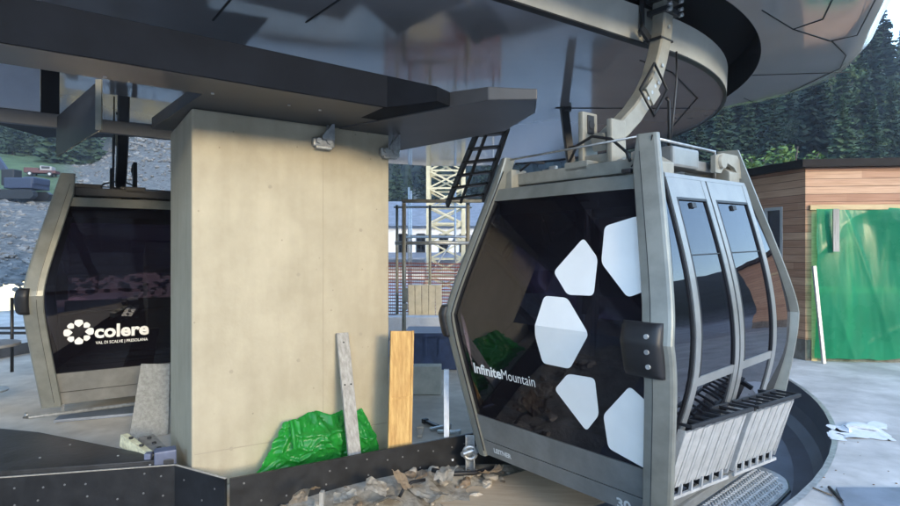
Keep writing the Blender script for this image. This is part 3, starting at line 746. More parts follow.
# outer canopy: underside, bull-nosed rim, upper skin
oc = MB()
ob = [(-6.0, -.6), (-2.0, .95), (.8, 2.2), (2.55, 3.35), (3.55, 4.35), (4.12, 5.09), (4.58, 5.88), (5.05, 6.74), (5.21, 7.56), (5.04, 8.26), (4.75, 8.54), (4.36, 8.91), (4.0, 9.7), (3.6, 10.8), (2.6, 11.9), (.6, 12.9)]
def resample(pts, n):
    P_ = [Vector(p) for p in pts]
    # Catmull-Rom
    o_ = []
    m_ = len(P_)-1
    for i in range(n+1):
        t = i/n*m_; k = min(int(t), m_-1); f = t-k
        p0, p1, p2, p3 = P_[max(k-1, 0)], P_[k], P_[k+1], P_[min(k+2, m_)]
        o_.append(.5*((2*p1)+(p2-p0)*f+(2*p0-5*p1+4*p2-p3)*f*f+(3*p1-p0-3*p2+p3)*f**3))
    return o_
OB = resample(ob, 90); IB = resample(sedge, 90)
# pair inner and outer boundary by running index with arc-length matched parameters
def arclen(P_):
    L = [0]
    for a_, b_ in zip(P_, P_[1:]): L.append(L[-1]+(b_-a_).length)
    return [l/L[-1] for l in L]
nO = normals(OB)
def nearest(p): return min(IB, key=lambda q: (q-p).length)
IBp = [nearest(p) for p in OB]
secs = []
for p, q, n_ in zip(OB, IBp, nO):
    d_ = (p-q); L = d_.length
    e = d_.normalized()
    lo = p-e*min(.35, L*.4)
    secs.append([(q.x, q.y, Z2), (q.x+(lo.x-q.x)*.5, q.y+(lo.y-q.y)*.5, Z2), (lo.x, lo.y, Z2+.004), (lo.x+e.x*.2*min(1, L), lo.y+e.y*.2*min(1, L), Z2+.06), (p.x, p.y, Z2+.24), (p.x-e.x*.02, p.y-e.y*.02, Z2+.42), (p.x-e.x*.15, p.y-e.y*.15, Z2+.62), (q.x, q.y, Z2+.7)])
oc.sweep(secs, closed=False, smooth=True)
oc.build('outer_canopy', M['canopy'], can)
jn = MB(); S2 = lambda px, py: tuple(W(px, py, F*(Z2-EYE)/(CY-py))[:2])
for p, q in (((793, 29), (823, 19)), ((823, 19), (834, -4)), ((830, 41), (857, 35)), ((857, 35), (876, -2)), ((762, 10), (793, 29)), ((793, 29), (830, 41)), ((752, 75), (850, 72)), ((744, 98), (758, 104)), ((832, 41), (846, 55)), ((846, 55), (840, 68)), ((840, 68), (790, 92))):
    seg(S2(*p), S2(*q), Z2-.003, .010)
jn.build('canopy_joint', M['groove'], can)
# dark beam hugging the pillar
ZB = EYE+1.13
bd = Vector((1.953, 1.37)).normalized(); bn = Vector((-bd.y, bd.x))
B0 = Vector((-2.426, 2.987))
def bp_(s, n_): v = B0+bd*s+bn*n_; return (v.x, v.y)
mb = MB(); mb.prism([bp_(-4, 0), bp_(2.36, 0), bp_(2.58, -.38), bp_(2.78, -.30), bp_(2.95, .42), bp_(-4, .42)], ZB, [ZB+.30, ZB+.25, ZB+.11, ZB+.11, ZB+.17, ZB+.30], bev=.004)
mb.build('beam', M['beam'], can)
mb = MB(); mb.prism([bp_(1.10, .422), bp_(2.52, .422), bp_(2.52, 1.9), bp_(.95, 1.9)], ZB+.001, ZB+.10); mb.build('underside_plate', M['sofdark'], can)
mb = MB(); mb.prism([bp_(-4, .012), bp_(2.33, .012), bp_(2.33, .415), bp_(-4, .415)], ZB-.004, ZB-.0005); mb.build('beam_underside', M['sofdark'], can)
rv = MB()
for s in (.5, 1.15, 1.7, 1.95):
    p = bp_(s, .35); rv.tube([(p[0], p[1], ZB-.012), (p[0], p[1], ZB)], .012, 8)
rv.build('rivet', M['galv'], can)
# wedge-shaped cantilever beam going right over the lane
mb = MB()
zq = lambda px, py: tuple(W(px, py, F*1.12/(CY-py))[:2])
poly = [zq(338, 129), zq(488, 100), zq(537, 99.5), zq(535, 113), zq(505, 131), zq(398, 151)]
ZW = EYE+1.12
mb.prism(poly, ZW, [ZW+.20, ZW+.10, ZW+.08, ZW+.08, ZW+.10, ZW+.20], bev=.008)
mb.build('cantilever_beam', M['sofdark'], can)
M['flange'] = mat('slate_fascia_paint', (.07, .08, .10), .5, noise=.15)
# bay on the left: hatch plate, rear fascia, black sheet for the dark opening
h0, h1 = W(100, 100, 4.13), W(57, 118, 5.28)
hp = MB(); hd = Vector((h1.x-h0.x, h1.y-h0.y, 0))
zt, zbm = EYE+1.28, EYE+.905
hp.beam((h0.x, h0.y, (zt+zbm)/2), (h1.x, h1.y, (zt+zbm)/2), .012, zt-zbm)
hpo = hp.build('hatch_plate', M['sofdark'], can)
ee = MB(); ee.box((h0.x, h0.y-.012, (zt+zbm)/2), (.045, .02, zt-zbm), bev=.004); ee.build('plate_edge', M['cream'], hpo)
fd = bd
def fas(s): v = Vector((h1.x, h1.y))+fd*s; return v
zf = EYE+1.172
fa = MB(); a, b = fas(-5), fas(-.13)
fa.beam((a.x, a.y, zf+.50), (b.x, b.y, zf+.50), .02, .72); fa.build('side_panel', M['bluewhite'], can)
fa = MB(); a, b = fas(-5), fas(1.1)
fa.beam((a.x, a.y, zf+.07), (b.x, b.y, zf+.07), .06, .13, bev=.006); fa.build('fascia_flange', M['flange'], can)
dk = MB(); a, b = fas(-.125), fas(.02)
dk.beam((a.x, a.y, zf+.5), (b.x, b.y, zf+.5), .03, .72); dk.build('dark_opening_sheet', M['slot'], can)  # the opening's darkness put into the colour of a flat black sheet
gp = MB(); a, b = fas(.03), fas(1.6)
gp.prism([tuple(fas(.06)), tuple(fas(1.6)), tuple(fas(1.6)-bn*1.3), tuple(fas(.06)-bn*1.0)], zf+.40, zf+.42); gp.build('bay_ceiling', M['soffit'], can)
# dark device and strut hanging behind the near cabin
dv = MB(); p = W(560, 118, 7.2)
dv.box((p.x-.08, p.y, p.z+.30), (.16, .14, .22), bev=.02); dv.box((p.x+.08, p.y, p.z+.2), (.12, .12, .26), bev=.02)
dv.beam((p.x+.05, p.y, p.z+.15), (p.x+.16, p.y, p.z-.75), .11, .10, bev=.012)
dv.beam((p.x-.02, p.y, p.z+.4), (p.x-.02, p.y, ZS), .08, .08)
dv.tube([(p.x+.1, p.y-.05, p.z-.4), (p.x+.5, p.y-.1, p.z-.3), (p.x+.9, p.y-.2, p.z-.7)], .015, 6)
dv.build('door_drive', M['blackmetal'], can)

# ------------------------------------------------------------------ kerb barrier and mat
M['ply'] = mat('black_film_plywood', (.014, .0145, .016), .42, noise=.35, nscale=9, bump=.04)
M['plyedge'] = mat('plywood_edge', (.42, .38, .32), .8, noise=.3, nscale=60, stretch=(1, 1, 8))
kb = empty('kerb_barrier', (BAR[2][0], BAR[2][1], 0), 'black screw-studded kerb panels running in front of the pillar along the lane', 'kerb')
ko = Vector((BAR[2][0], BAR[2][1]))
path = [Vector(b) for b in BAR]+[LC+(RI*Vector((math.cos(t), math.sin(t)))) for t in [A1+.22+.1*i for i in range(18)]]
segs = list(zip(path, path[1:]))
for i, (a, b) in enumerate(segs[:4]):
    mb = MB(); d_ = (b-a).normalized(); nrm = Vector((d_.y, -d_.x)); o1 = .012; a1, b1 = a+d_*.004-ko, b-d_*.004-ko
    mb.prism([a1+nrm*o1, b1+nrm*o1, b1+nrm*(o1+.022), a1+nrm*(o1+.022)], -.50, .018)
    pan = mb.build('kerb_panel', M['ply'], kb)
    if i < 3:
        mb = MB(); mb.prism([a1+nrm*(o1+.001), b1+nrm*(o1+.001), b1+nrm*(o1+.021), a1+nrm*(o1+.021)], .0182, .022); mb.build('panel_edge', M['plyedge'], pan)
    sc = MB(); L = (b-a).length; m_ = int(L/.16)
    for k in range(m_):
        for z in (-.05, -.19):
            s = (k+.5+random.uniform(-.2, .2))/m_*L
            if random.random() < .25 or (i == 0 and s < 3): continue
            p = a1+d_*s+nrm*(o1+.022); p2 = p+nrm*.004; zz = z+random.uniform(-.025, .025)
            sc.tube([(p.x, p.y, zz), (p2.x, p2.y, zz)], .0075, 7)
    sc.build('screw', M['screwm'], pan)
mb = MB(); cp_ = path[4:]
mb.sweep([[(p.x-ko.x+n_.x*o, p.y-ko.y+n_.y*o, z) for o, z in ((.012, .018), (.034, .018), (.034, -.5), (.012, -.5))] for p, n_ in zip(cp_, normals([tuple(q) for q in cp_]))])
mb.build('kerb_panel', M['ply'], kb)

mt = MB(); mp = [G(-60, 425, .02), G(39, 435, .02), Vector((-2.20, 4.42, 0)), Vector((-3.36, 4.175, 0)), Vector((-4.6, 4.00, 0))]
mt.prism([(p.x, p.y) for p in mp], IZ+.004, .045, bev=.008)
M['rubber'] = mat('worn_black_sheet', (.028, .028, .03), .5, noise=.5, nscale=5, bump=.15, bscale=20)
mto = mt.build('rubber_mat', M['rubber'])
tag(mto, 'worn black rubber sheet lying on the floor at left beside the kerb', 'mat')
sc = MB()
for px, py in ((70, 445), (118, 456), (150, 465), (40, 458)):
    p = G(px, py, .045); sc.tube([(p.x, p.y, .044), (p.x, p.y, .05)], .009, 7)
sc.build('screw', M['galv'], mto)

# ------------------------------------------------------------------ things around the pillar
def plank_mat(name, a, b, stretch=(3, 3, 40), rough=.75): return mat(name, a, rough, col2=b, nscale=2.2, stretch=stretch, bump=.15, bscale=8, detail=8)
M['oldwood'] = plank_mat('weathered_wood', (.40, .385, .35), (.24, .225, .20), (22, 22, 1.2))
M['pine'] = plank_mat('yellow_pine', (.62, .40, .15), (.42, .235, .075), (16, 16, 1.6))
def face_pt(px, py, off):            # point on the plane of the pillar face, pushed out by off
    t = (px-CX)/F; o = PL-pn*off; s = (t*o.y-o.x)/(pd.x-t*pd.y); d = o.y+pd.y*s
    return Vector((o.x+pd.x*s, d, EYE+(CY-py)/F*d))
mb = MB(); a = face_pt(354, 456, .40); a.z = IZ+.012; a.x += .02; b = face_pt(342, 333, .025)
mb.beam(a, b, .115, .03, up=(-pn.x, -pn.y, .15), bev=.004)
pk = mb.build('timber_plank', M['oldwood']); tag(pk, 'weathered grey plank leaning against the front of the concrete pillar', 'plank')
hs = MB(); d_ = (b-a); nv = Vector((-pn.x, -pn.y, .08)).normalized(); sd = d_.normalized().cross(nv)
for t, s in ((.93, .0), (.62, -.03), (.62, .03), (.05, -.03), (.05, .03)):
    p = a+d_*t+sd*s+nv*.0145; hs.tube([p, p+nv*.003], .008, 8)
hs.build('nail_hole', M['groove'], pk)
# board standing at the pillar's right edge
ob_ = empty('pine_board', (-.47, 4.95, 0), 'yellow pine board with a cross batten, upright at the right edge of the pillar', 'board')
mb = MB(); a, b = W(399, 446, 4.9), W(402, 331, 5.02); a.z = IZ+.003
o0 = Vector((-.47, 4.95, 0)); ax = Vector((.93, .37, 0))
up_ = Vector((ax.y, -ax.x, 0))
mb.beam(a-o0, b-o0, .215, .024, up=tuple(up_), bev=.003); mb.build('panel', M['pine'], ob_)
mb = MB()
m1 = a+(b-a)*.50-o0+up_*.0; mb.beam(m1-ax*.104-up_*-.016, m1+ax*.104-up_*-.016, .008, .02, up=(0, 0, 1))
for s in (-.098, .098): mb.beam(a-o0+ax*s+up_*.017, b-o0+ax*s+up_*.017, .02, .01, up=tuple(up_))
mb.build('batten', M['pine'], ob_)

# crumpled green plastic sheet at the pillar foot
def plastic(name, col, col2, ns=6, bmp=.22):
    m = mat(name, col, .27, 0, .5, col2=col2, nscale=ns, bump=bmp, bscale=9)
    b = m.node_tree.nodes['Principled BSDF']; b.inputs['Transmission Weight'].default_value = .0
    # thin film lets part of the light through
    nt = m.node_tree; t = nt.nodes.new('ShaderNodeBsdfTranslucent'); t.inputs['Color'].default_value = (*[min(1, c*1.6) for c in col], 1)
    mx = nt.nodes.new('ShaderNodeMixShader'); mx.inputs[0].default_value = .42
    nt.links.new(b.outputs[0], mx.inputs[1]); nt.links.new(t.outputs[0], mx.inputs[2]); nt.links.new(mx.outputs[0], nt.nodes['Material Output'].inputs['Surface'])
    return m
M['greenfilm'] = plastic('green_plastic_film', (.03, .36, .055), (.018, .23, .035), 4, 0.0)
from mathutils import noise as mnoise
gs = MB()
TL, TRr, BL, BR = face_pt(283, 419, .06), face_pt(362, 408, .04), face_pt(247, 474, .12), face_pt(379, 446, .14)
BL.z = BR.z = IZ+.01
nv = Vector((-pn.x, -pn.y, 0))
def gfn(u, v):
    p = (BL*(1-u)+BR*u)*(1-v)+(TL*(1-u)+TRr*u)*v
    q = Vector((u*5, v*3.2, 1.3))
    cr = lambda t: (1-min(1, abs(mnoise.noise(t))*4))**2
    w = mnoise.noise(q*.8)*.07+cr(q*.9)*.05+cr(q*1.9+Vector((3, 1, 0)))*.035+cr(q*3.6)*.014+mnoise.noise(q*9)*.006
    fold = .10*math.sin(math.pi*v)*(1-.5*abs(u-.5))
    p = p+nv*(w+fold)
    p.z += (mnoise.noise(Vector((u*4, 5, v)))*.05)*v
    p.z = max(IZ+.008, p.z)
    return p
gs.grid(gfn, 80, 44)
# folded flap over the upper edge
def gfn2(u, v):
    p = gfn(.02+u*.86, 1.0)+nv*(.03+.10*v+.02*mnoise.noise(Vector((u*7, v*2, 4))))
    p.z -= v*(.20-.05*u)+.015*mnoise.noise(Vector((u*9, v*4, 9)))
    return p
gs.grid(gfn2, 60, 14)
tag(gs.build('plastic_sheet', M['greenfilm']), 'crumpled bright green plastic sheet heaped at the foot of the pillar', 'plastic sheet')

# grey perforated sheet leaning left of the pillar
M['mesh'] = mat('grey_mesh_sheet', (.23, .235, .225), .6, .3, noise=.25, nscale=30, bump=.3, bscale=90)
mb = MB(); p = [W(129, 425, 5.6), W(168, 424, 5.75), W(170, 364, 5.95), W(141, 364, 5.85)]
q = [v+Vector((0, .02, 0)) for v in p]
p[0].z = p[1].z = q[0].z = q[1].z = IZ+.004
mb.sweep([p, q]); tag(mb.build('metal_sheet', M['mesh']), 'grey slanted metal sheet leaning behind the left side of the pillar', 'metal sheet')
# scrap beside the pillar: two cream rails and a blue-grey box
M['palepaint'] = mat('chipped_pale_yellow_paint', (.62, .60, .42), .5, .1, noise=.3, nscale=20)
def scrap(name, label, cat, a, b, w, h, m, holes=3, roll=0.0):
    mb = MB(); mb.beam(a, b, w, h, up=(roll, 0, 1), bev=.006)
    d_ = (b-a); x = d_.normalized().cross(Vector((0, 0, 1))).normalized()
    mb.beam(a+x*w*.5+Vector((0, 0, -.02)), b+x*w*.5+Vector((0, 0, -.02)), .012, h*1.8, bev=.003)
    o = mb.build(name, m); tag(o, label, cat)
    hb = MB()
    for k in range(holes):
        p = a+d_*((k+.7)/(holes+.4))+Vector((0, 0, h*.5)); hb.tube([p-Vector((0, 0, .004)), p+Vector((0, 0, .012))], .018, 8)
    hb.build('bolt', M['blackmetal'], o)
    return o
scrap('steel_rail', 'pale cream steel rail propped on the floor, outermost scrap left of the pillar', 'rail', W(124, 437, 4.75), W(160, 463, 4.46), .055, .06, M['palepaint'])
scrap('mounting_bracket', 'olive grey bracket with chipped paint lying against the left side of the pillar', 'bracket', W(146, 438, 4.85), W(168, 461, 4.5), .12, .05, M['galv'], 4)
mb = MB(); p = G(162, 465, 0); mb.box((p.x, p.y+.05, (.11+IZ)/2), (.16, .12, .11-IZ), Matrix.Rotation(.5, 3, 'Z'), bev=.012)
mb.box((p.x-.12, p.y+.02, .06+IZ/2), (.05, .06, .06-IZ), Matrix.Rotation(.2, 3, 'Z'), bev=.01)
M['bluegrey'] = mat('blue_grey_plastic', (.10, .12, .19), .5, noise=.2)
tag(mb.build('junction_box', M['bluegrey']), 'small blue grey box on the floor at the left corner of the pillar', 'box')

# posts near the lane
mb = MB(); p = G(446.5, 437, 0); mb.beam((p.x, p.y, IZ), (p.x, p.y, .62), .05, .05, bev=.006); mb.box((p.x, p.y, IZ+.012), (.13, .13, .02), bev=.004)
M['whitepaint'] = mat('white_painted_steel', (.62, .65, .70), .45, noise=.15, nscale=10)
tag(mb.build('steel_post', M['whitepaint']), 'slim white post standing on the floor between pine board and near gondola', 'post')
gp_ = empty('guide_post', (.18, 4.93, LZ), 'short galvanised channel post under the corner of the near gondola', 'post')
p = W(470, 466, 4.93); mb = MB()
for s in (-.035, .035): mb.box((p.x-.18+s, 0, (.52-.02)/2+.05), (.012, .07, .55), bev=.003)
mb.box((p.x-.18, .03, (.52-.02)/2+.05), (.08, .012, .55), bev=.003); mb.box((p.x-.18, 0, .01), (.16, .14, .02), bev=.004)
mb.build('channel', M['galv'], gp_)
mb = MB(); cz = .52+W(470, 452, 4.93).z
mb.tube([(p.x-.18+.055*math.cos(t), -.02+.0*t, cz+.055*math.sin(t)) for t in [2*math.pi*i/20 for i in range(21)]], .018, 8, cap=False)
mb.build('guide_ring', M['galv'], gp_)

# rubble in the lane: mound of soil, plywood and pieces
hd_ = (Vector(BAR[4])-Vector(BAR[3])).normalized(); hn = Vector((hd_.y, -hd_.x))
so = MB()
def sfn(u, v):
    p = Vector(BAR[3])+hd_*(u*3.1-.35)+hn*(.04+v*1.0)
    h_ = (.30*math.sin(math.pi*min(1, max(0, u*.96+.02)))**.5)*(1-v)**.8
    z = LZ+.012+h_+.05*mnoise.noise(Vector((p.x*5, p.y*5, 0)))*(1 if .03 < v < .97 else 0)
    return (p.x, p.y, z)
so.grid(sfn, 60, 22)
tag(so.build('soil_heap', M['soil']), kind='stuff', label='sandy soil heaped along the foot of the black kerb', cat='soil')
M['plyraw'] = mat('raw_plywood', (.50, .39, .27), .8, col2=(.41, .31, .21), nscale=3, stretch=(1, 9, 1))
mb = MB(); c_ = W(560, 497, 4.55); c_.z = -.33
mb.box((.62, 4.62, -.35), (1.35, .75, .018), Matrix.Rotation(.55, 3, 'Z') @ Matrix.Rotation(.06, 3, 'X'))
tag(mb.build('plywood_sheet', M['plyraw']), 'tan plywood sheet lying in the lane under the near gondola', 'plywood')
M['stone'] = mat('pale_rubble_stone', (.50, .44, .36), .9, col2=(.27, .23, .18), nscale=7, bump=.5, bscale=18)
M['stone2'] = mat('brown_rubble_stone', (.26, .19, .13), .9, col2=(.13, .10, .07), nscale=7, bump=.5, bscale=18)
M['paper'] = mat('torn_sack_paper', (.60, .56, .49), .85, col2=(.42, .36, .28), nscale=5, bump=.4, bscale=16)
def rock(r, sc, sub=2):
    mb = MB(); sd = random.uniform(0, 99)
    rr = bmesh.ops.create_icosphere(mb.bm, subdivisions=sub, radius=r)
    for v in rr['verts']:
        k = 1+.45*mnoise.noise(v.co/r*1.3+Vector((sd, 0, 0)))+.12*mnoise.noise(v.co/r*3.5+Vector((sd, 3, 0)))
        v.co = Vector((v.co.x*sc[0], v.co.y*sc[1], v.co.z*sc[2]))*k
    return mb
def heap_z(p):
    rel = Vector((p.x, p.y))-Vector(BAR[3]); u = (rel.dot(hd_)+.35)/3.1; v = max(0, min(1, (rel.dot(hn)-.04)/1.0))
    return LZ+.3*math.sin(math.pi*min(1, max(0, u*.96+.02)))**.5*(1-v)**.8
for k in range(100):
    u = random.uniform(.05, 2.4); v = random.uniform(.05, .6); p2 = Vector(BAR[3])+hd_*u+hn*v
    big = random.random(); r = .014+.042*big**2.2
    mb = rock(r, (1.2, .9, .7)); z = heap_z(p2)+r*.4
    o = mb.build('rubble_stone', M['stone'] if random.random() < .6 else M['stone2'], loc=(p2.x, p2.y, z)); o.rotation_euler = (random.uniform(-.5, .5), random.uniform(-.5, .5), random.uniform(0, 6))
    tag(o, 'broken stone lying loose in the rubble in front of the black kerb', 'rubble', 'broken stones in the rubble below the kerb')
def sheet_piece(name, label, c, w, l, m, rot, amp, cat, seed):
    mb = MB()
    def fn(u, v):
        e = .12*mnoise.noise(Vector((u*3+seed, v*3, 0)))
        x, y = (u-.5)*w*(1+e), (v-.5)*l*(1-e)
        return (x, y, amp*(mnoise.noise(Vector((u*2.5+seed, v*2.5, 3)))+.5*mnoise.noise(Vector((u*6, v*6+seed, 3))))+amp*1.4*math.sin(3*u+seed))
    mb.grid(fn, 16, 12, smooth=False)
    bmesh.ops.solidify(mb.bm, geom=mb.bm.faces[:], thickness=.004)
    o = mb.build(name, m, loc=c); o.rotation_euler = rot; o.scale = (.78, .78, .78)
    return tag(o, label, cat)
specs = [(305, 497, 'cream torn paper sack flap at the left end of the rubble', .24, .2), (345, 495, 'crumpled pale sack beside the grey stake in the rubble', .28, .22), (376, 488, 'pale upright scrap of sack leaning on the kerb in the rubble', .2, .24),
         (402, 480, 'whitish crumpled paper topmost in the middle of the rubble', .2, .2), (428, 490, 'large tan sack spread over the rubble right of the middle', .42, .26), (447, 474, 'light brown torn sack near the short channel post', .3, .2), (490, 468, 'torn cardboard strip behind the short channel post', .3, .14), (388, 503, 'buff torn sack lowest in the rubble', .3, .2)]
for i, (px, py, lb, w, l) in enumerate(specs):
    dd = 4.0+.9*(px-300)/190 - .12
    p = W(px, py, dd)
    sheet_piece('torn_sack', lb, p, w, l, M['paper'] if i % 3 else M['plyraw'], (random.uniform(.0, .45), random.uniform(-.25, .25), random.uniform(0, 6)), .035, 'sack', i*3.7)
mb = MB(); p = W(321, 500, 3.98); mb.beam((p.x, p.y, LZ), (p.x, p.y+.03, p.z+.05), .055, .03, bev=.004); tag(mb.build('wooden_stake', M['oldwood']), 'short grey stake standing in the rubble against the black kerb', 'stake')
mb = MB(); pts = [W(432, 470, 4.7), W(450, 474, 4.65), W(475, 473, 4.75), W(500, 466, 4.95)]
mb.tube(pts, .02, 8); mb.tube([W(398, 500, 4.4), W(404, 488, 4.42), W(412, 482, 4.5), W(425, 480, 4.55)], .014, 8)
tag(mb.build('rubber_hose', M['black']), 'black rubber hose scraps lying across the rubble', 'hose')

# loose things on the right-hand floor
sh = MB()
def pfn(u, v):
    p = G(829+58*u, 425+14*v, 0)
    e = .5+.5*math.sin(math.pi*u)
    z = .006+.045*max(0, mnoise.noise(Vector((u*3, v*2, 2))))*math.sin(math.pi*u)
    c = p+Vector((.08*mnoise.noise(Vector((u*4, v*4, 0))), .22*mnoise.noise(Vector((u*3, v*5, 7))), z))
    return c
sh.grid(pfn, 30, 12, smooth=False)
M['whitefilm'] = mat('white_plastic_sheet', (.78, .78, .80), .4, noise=.05, bump=.2, bscale=20)
tag(sh.build('white_sheet', M['whitefilm']), 'crumpled white plastic sheet lying on the pale floor right of the lane', 'plastic sheet')
mb = MB(); q = [G(836, 490), G(912, 490), G(930, 512), G(846, 512)]
mb.prism([(p.x, p.y) for p in q], .004, .02, bev=.003)
M['slab'] = mat('blue_grey_steel_plate', (.20, .23, .28), .5, .2, noise=.2, nscale=5)
tag(mb.build('floor_plate', M['slab']), 'flat blue grey plate on the floor in the lower right corner', 'plate')
mb = MB(); a, b = G(829, 489), G(843, 504); mb.tube([a+Vector((0, 0, .012)), b+Vector((0, 0, .014))], .011, 6); tag(mb.build('dark_rod', M['black']), 'dark thick rod lying beside the blue grey plate', 'rod')
mb = MB(); a, b = G(813, 489), G(832, 497); mb.tube([a+Vector((0, 0, .008)), b+Vector((0, 0, .01))], .006, 6); tag(mb.build('thin_stick', M['stone2']), 'thin brown stick on the floor left of the dark rod', 'stick')
for k in range(20):
    px, py = random.uniform(800, 900), random.uniform(440, 500)
    if px < 838 and py < 470: continue
    p = G(px, py); r = random.uniform(.003, .009)
    mb = rock(r, (1.2, 1, .6), 1); o = mb.build('pebble', M['stone2'], loc=(p.x, p.y, r*.4))
    tag(o, 'tiny pebble lying loose on the pale floor right of the lane', 'pebble', 'pebbles on the right-hand floor')

# ------------------------------------------------------------------ timber building on the right
def board_mat():
    m = bpy.data.materials.new('larch_cladding'); m.use_nodes = True; nt = m.node_tree; b = nt.nodes['Principled BSDF']; b.inputs['Roughness'].default_value = .7
    g = nt.nodes.new('ShaderNodeNewGeometry'); sx = nt.nodes.new('ShaderNodeSeparateXYZ'); nt.links.new(g.outputs['Position'], sx.inputs[0])
    def math_(op, a, bv=None, c=None):
        n = nt.nodes.new('ShaderNodeMath'); n.operation = op
        for i, v in enumerate((a, bv, c)):
            if v is None: continue
            if isinstance(v, (int, float)): n.inputs[i].default_value = v
            else: nt.links.new(v, n.inputs[i])
        return n.outputs[0]
    row = math_('DIVIDE', sx.outputs['Z'], .118)
    fr = math_('FRACT', row); fl = math_('FLOOR', row)
    # end joints: every row is cut at its own places
    wn0 = nt.nodes.new('ShaderNodeTexWhiteNoise'); wn0.noise_dimensions = '1D'; nt.links.new(fl, wn0.inputs['W'])
    along = math_('ADD', math_('MULTIPLY', sx.outputs['X'], .42), math_('MULTIPLY', wn0.outputs['Value'], 9.0))
    along = math_('ADD', along, math_('MULTIPLY', sx.outputs['Y'], .42))
    seg_ = math_('FLOOR', along)
    wn = nt.nodes.new('ShaderNodeTexWhiteNoise'); wn.noise_dimensions = '2D'
    cb = nt.nodes.new('ShaderNodeCombineXYZ'); nt.links.new(fl, cb.inputs[0]); nt.links.new(seg_, cb.inputs[1]); nt.links.new(cb.outputs[0], wn.inputs['Vector'])
    rp = nt.nodes.new('ShaderNodeValToRGB'); e = rp.color_ramp.elements; e[0].color = (.36, .185, .11, 1); e[1].color = (.55, .345, .22, 1); e[0].position = 0; e[1].position = 1
    k = rp.color_ramp.elements.new(.5); k.color = (.47, .27, .165, 1)
    nt.links.new(wn.outputs['Value'], rp.inputs['Fac'])
    mp = nt.nodes.new('ShaderNodeMapping'); mp.inputs['Scale'].default_value = (1.2, 1.2, 28); nt.links.new(g.outputs['Position'], mp.inputs['Vector'])
    n = nt.nodes.new('ShaderNodeTexNoise'); n.inputs['Scale'].default_value = 2; n.inputs['Detail'].default_value = 6; nt.links.new(mp.outputs[0], n.inputs['Vector'])
    r2 = nt.nodes.new('ShaderNodeValToRGB'); r2.color_ramp.elements[0].position = .3; r2.color_ramp.elements[0].color = (.72, .66, .6, 1); r2.color_ramp.elements[1].position = .65; r2.color_ramp.elements[1].color = (1, 1, 1, 1)
    nt.links.new(n.outputs['Fac'], r2.inputs['Fac'])
    mx = nt.nodes.new('ShaderNodeMix'); mx.data_type = 'RGBA'; mx.blend_type = 'MULTIPLY'; mx.inputs[0].default_value = 1
    nt.links.new(rp.outputs['Color'], mx.inputs[6]); nt.links.new(r2.outputs['Color'], mx.inputs[7])
    # knots
    vo = nt.nodes.new('ShaderNodeTexVoronoi'); vo.inputs['Scale'].default_value = 2.6; mp2 = nt.nodes.new('ShaderNodeMapping'); mp2.inputs['Scale'].default_value = (1, 1, 2.2)
    nt.links.new(g.outputs['Position'], mp2.inputs['Vector']); nt.links.new(mp2.outputs[0], vo.inputs['Vector'])
    r3 = nt.nodes.new('ShaderNodeValToRGB'); r3.color_ramp.elements[0].position = .03; r3.color_ramp.elements[0].color = (.3, .2, .15, 1); r3.color_ramp.elements[1].position = .075; r3.color_ramp.elements[1].color = (1, 1, 1, 1)
    nt.links.new(vo.outputs['Distance'], r3.inputs['Fac'])
    mx2 = nt.nodes.new('ShaderNodeMix'); mx2.data_type = 'RGBA'; mx2.blend_type = 'MULTIPLY'; mx2.inputs[0].default_value = .8
    nt.links.new(mx.outputs[2], mx2.inputs[6]); nt.links.new(r3.outputs['Color'], mx2.inputs[7])
    gap = math_('GREATER_THAN', fr, .94)
    mx3 = nt.nodes.new('ShaderNodeMix'); mx3.data_type = 'RGBA'; nt.links.new(gap, mx3.inputs[0]); nt.links.new(mx2.outputs[2], mx3.inputs[6]); mx3.inputs[7].default_value = (.10, .055, .03, 1)
    nt.links.new(mx3.outputs[2], b.inputs['Base Color'])
    bp = nt.nodes.new('ShaderNodeBump'); bp.inputs['Strength'].default_value = .7; bp.inputs['Distance'].default_value = .012
    inv = math_('SUBTRACT', 1.0, gap); nt.links.new(inv, bp.inputs['Height']); nt.links.new(bp.outputs['Normal'], b.inputs['Normal'])
    return m
M['larch'] = board_mat()
M['fasciab'] = mat('dark_brown_roof_edge', (.014, .011, .010), .7, spec=.2, noise=.2)
M['lumber'] = plank_mat('construction_lumber', (.58, .44, .24), (.44, .32, .17), (2, 2, 20))
BC = Vector((5.53, 8.62)); fd_ = Vector((1, -.115)).normalized(); fn_ = Vector((fd_.y, -fd_.x)); sd_ = Vector((-.32, .97)).normalized()
bl = empty('timber_building', (BC.x, BC.y, 0), 'low timber-clad building with a flat dark roof edge at right', 'building')
ZR = 3.0
def bpnt(s, z, o=0.0): v = fd_*s-Vector((-fd_.y, fd_.x))*o; return Vector((v.x, v.y, z))
fo_ = lambda s0, s1, z0, z1, t0_=0.0, t1_=.12: ([tuple((fd_*s+Vector((-fd_.y, fd_.x))*o)) for s, o in ((s0, t0_), (s1, t0_), (s1, t1_), (s0, t1_))], z0, z1)
mb = MB()
mb.prism(*fo_(0, .09, .33, ZR)); mb.prism(*fo_(.09, 7.5, 2.42, ZR)); mb.prism(*fo_(5.2, 7.5, .33, 2.42))
mb.build('front_wall', M['larch'], bl)
mb = MB(); a = sd_*.0; 
def side(s0, s1, z0, z1, o0=0, o1=.12):
    n_ = Vector((sd_.y, -sd_.x)) ; return ([tuple(sd_*s+n_*o) for s, o in ((s0, o0), (s1, o0), (s1, o1), (s0, o1))], z0, z1)
mb.prism(*side(.002, .40, .33, ZR)); mb.prism(*side(.74, 6, .33, ZR)); mb.prism(*side(.40, .74, 2.43, ZR)); mb.prism(*side(.40, .74, .33, 1.35))
mb.build('side_wall', M['larch'], bl)
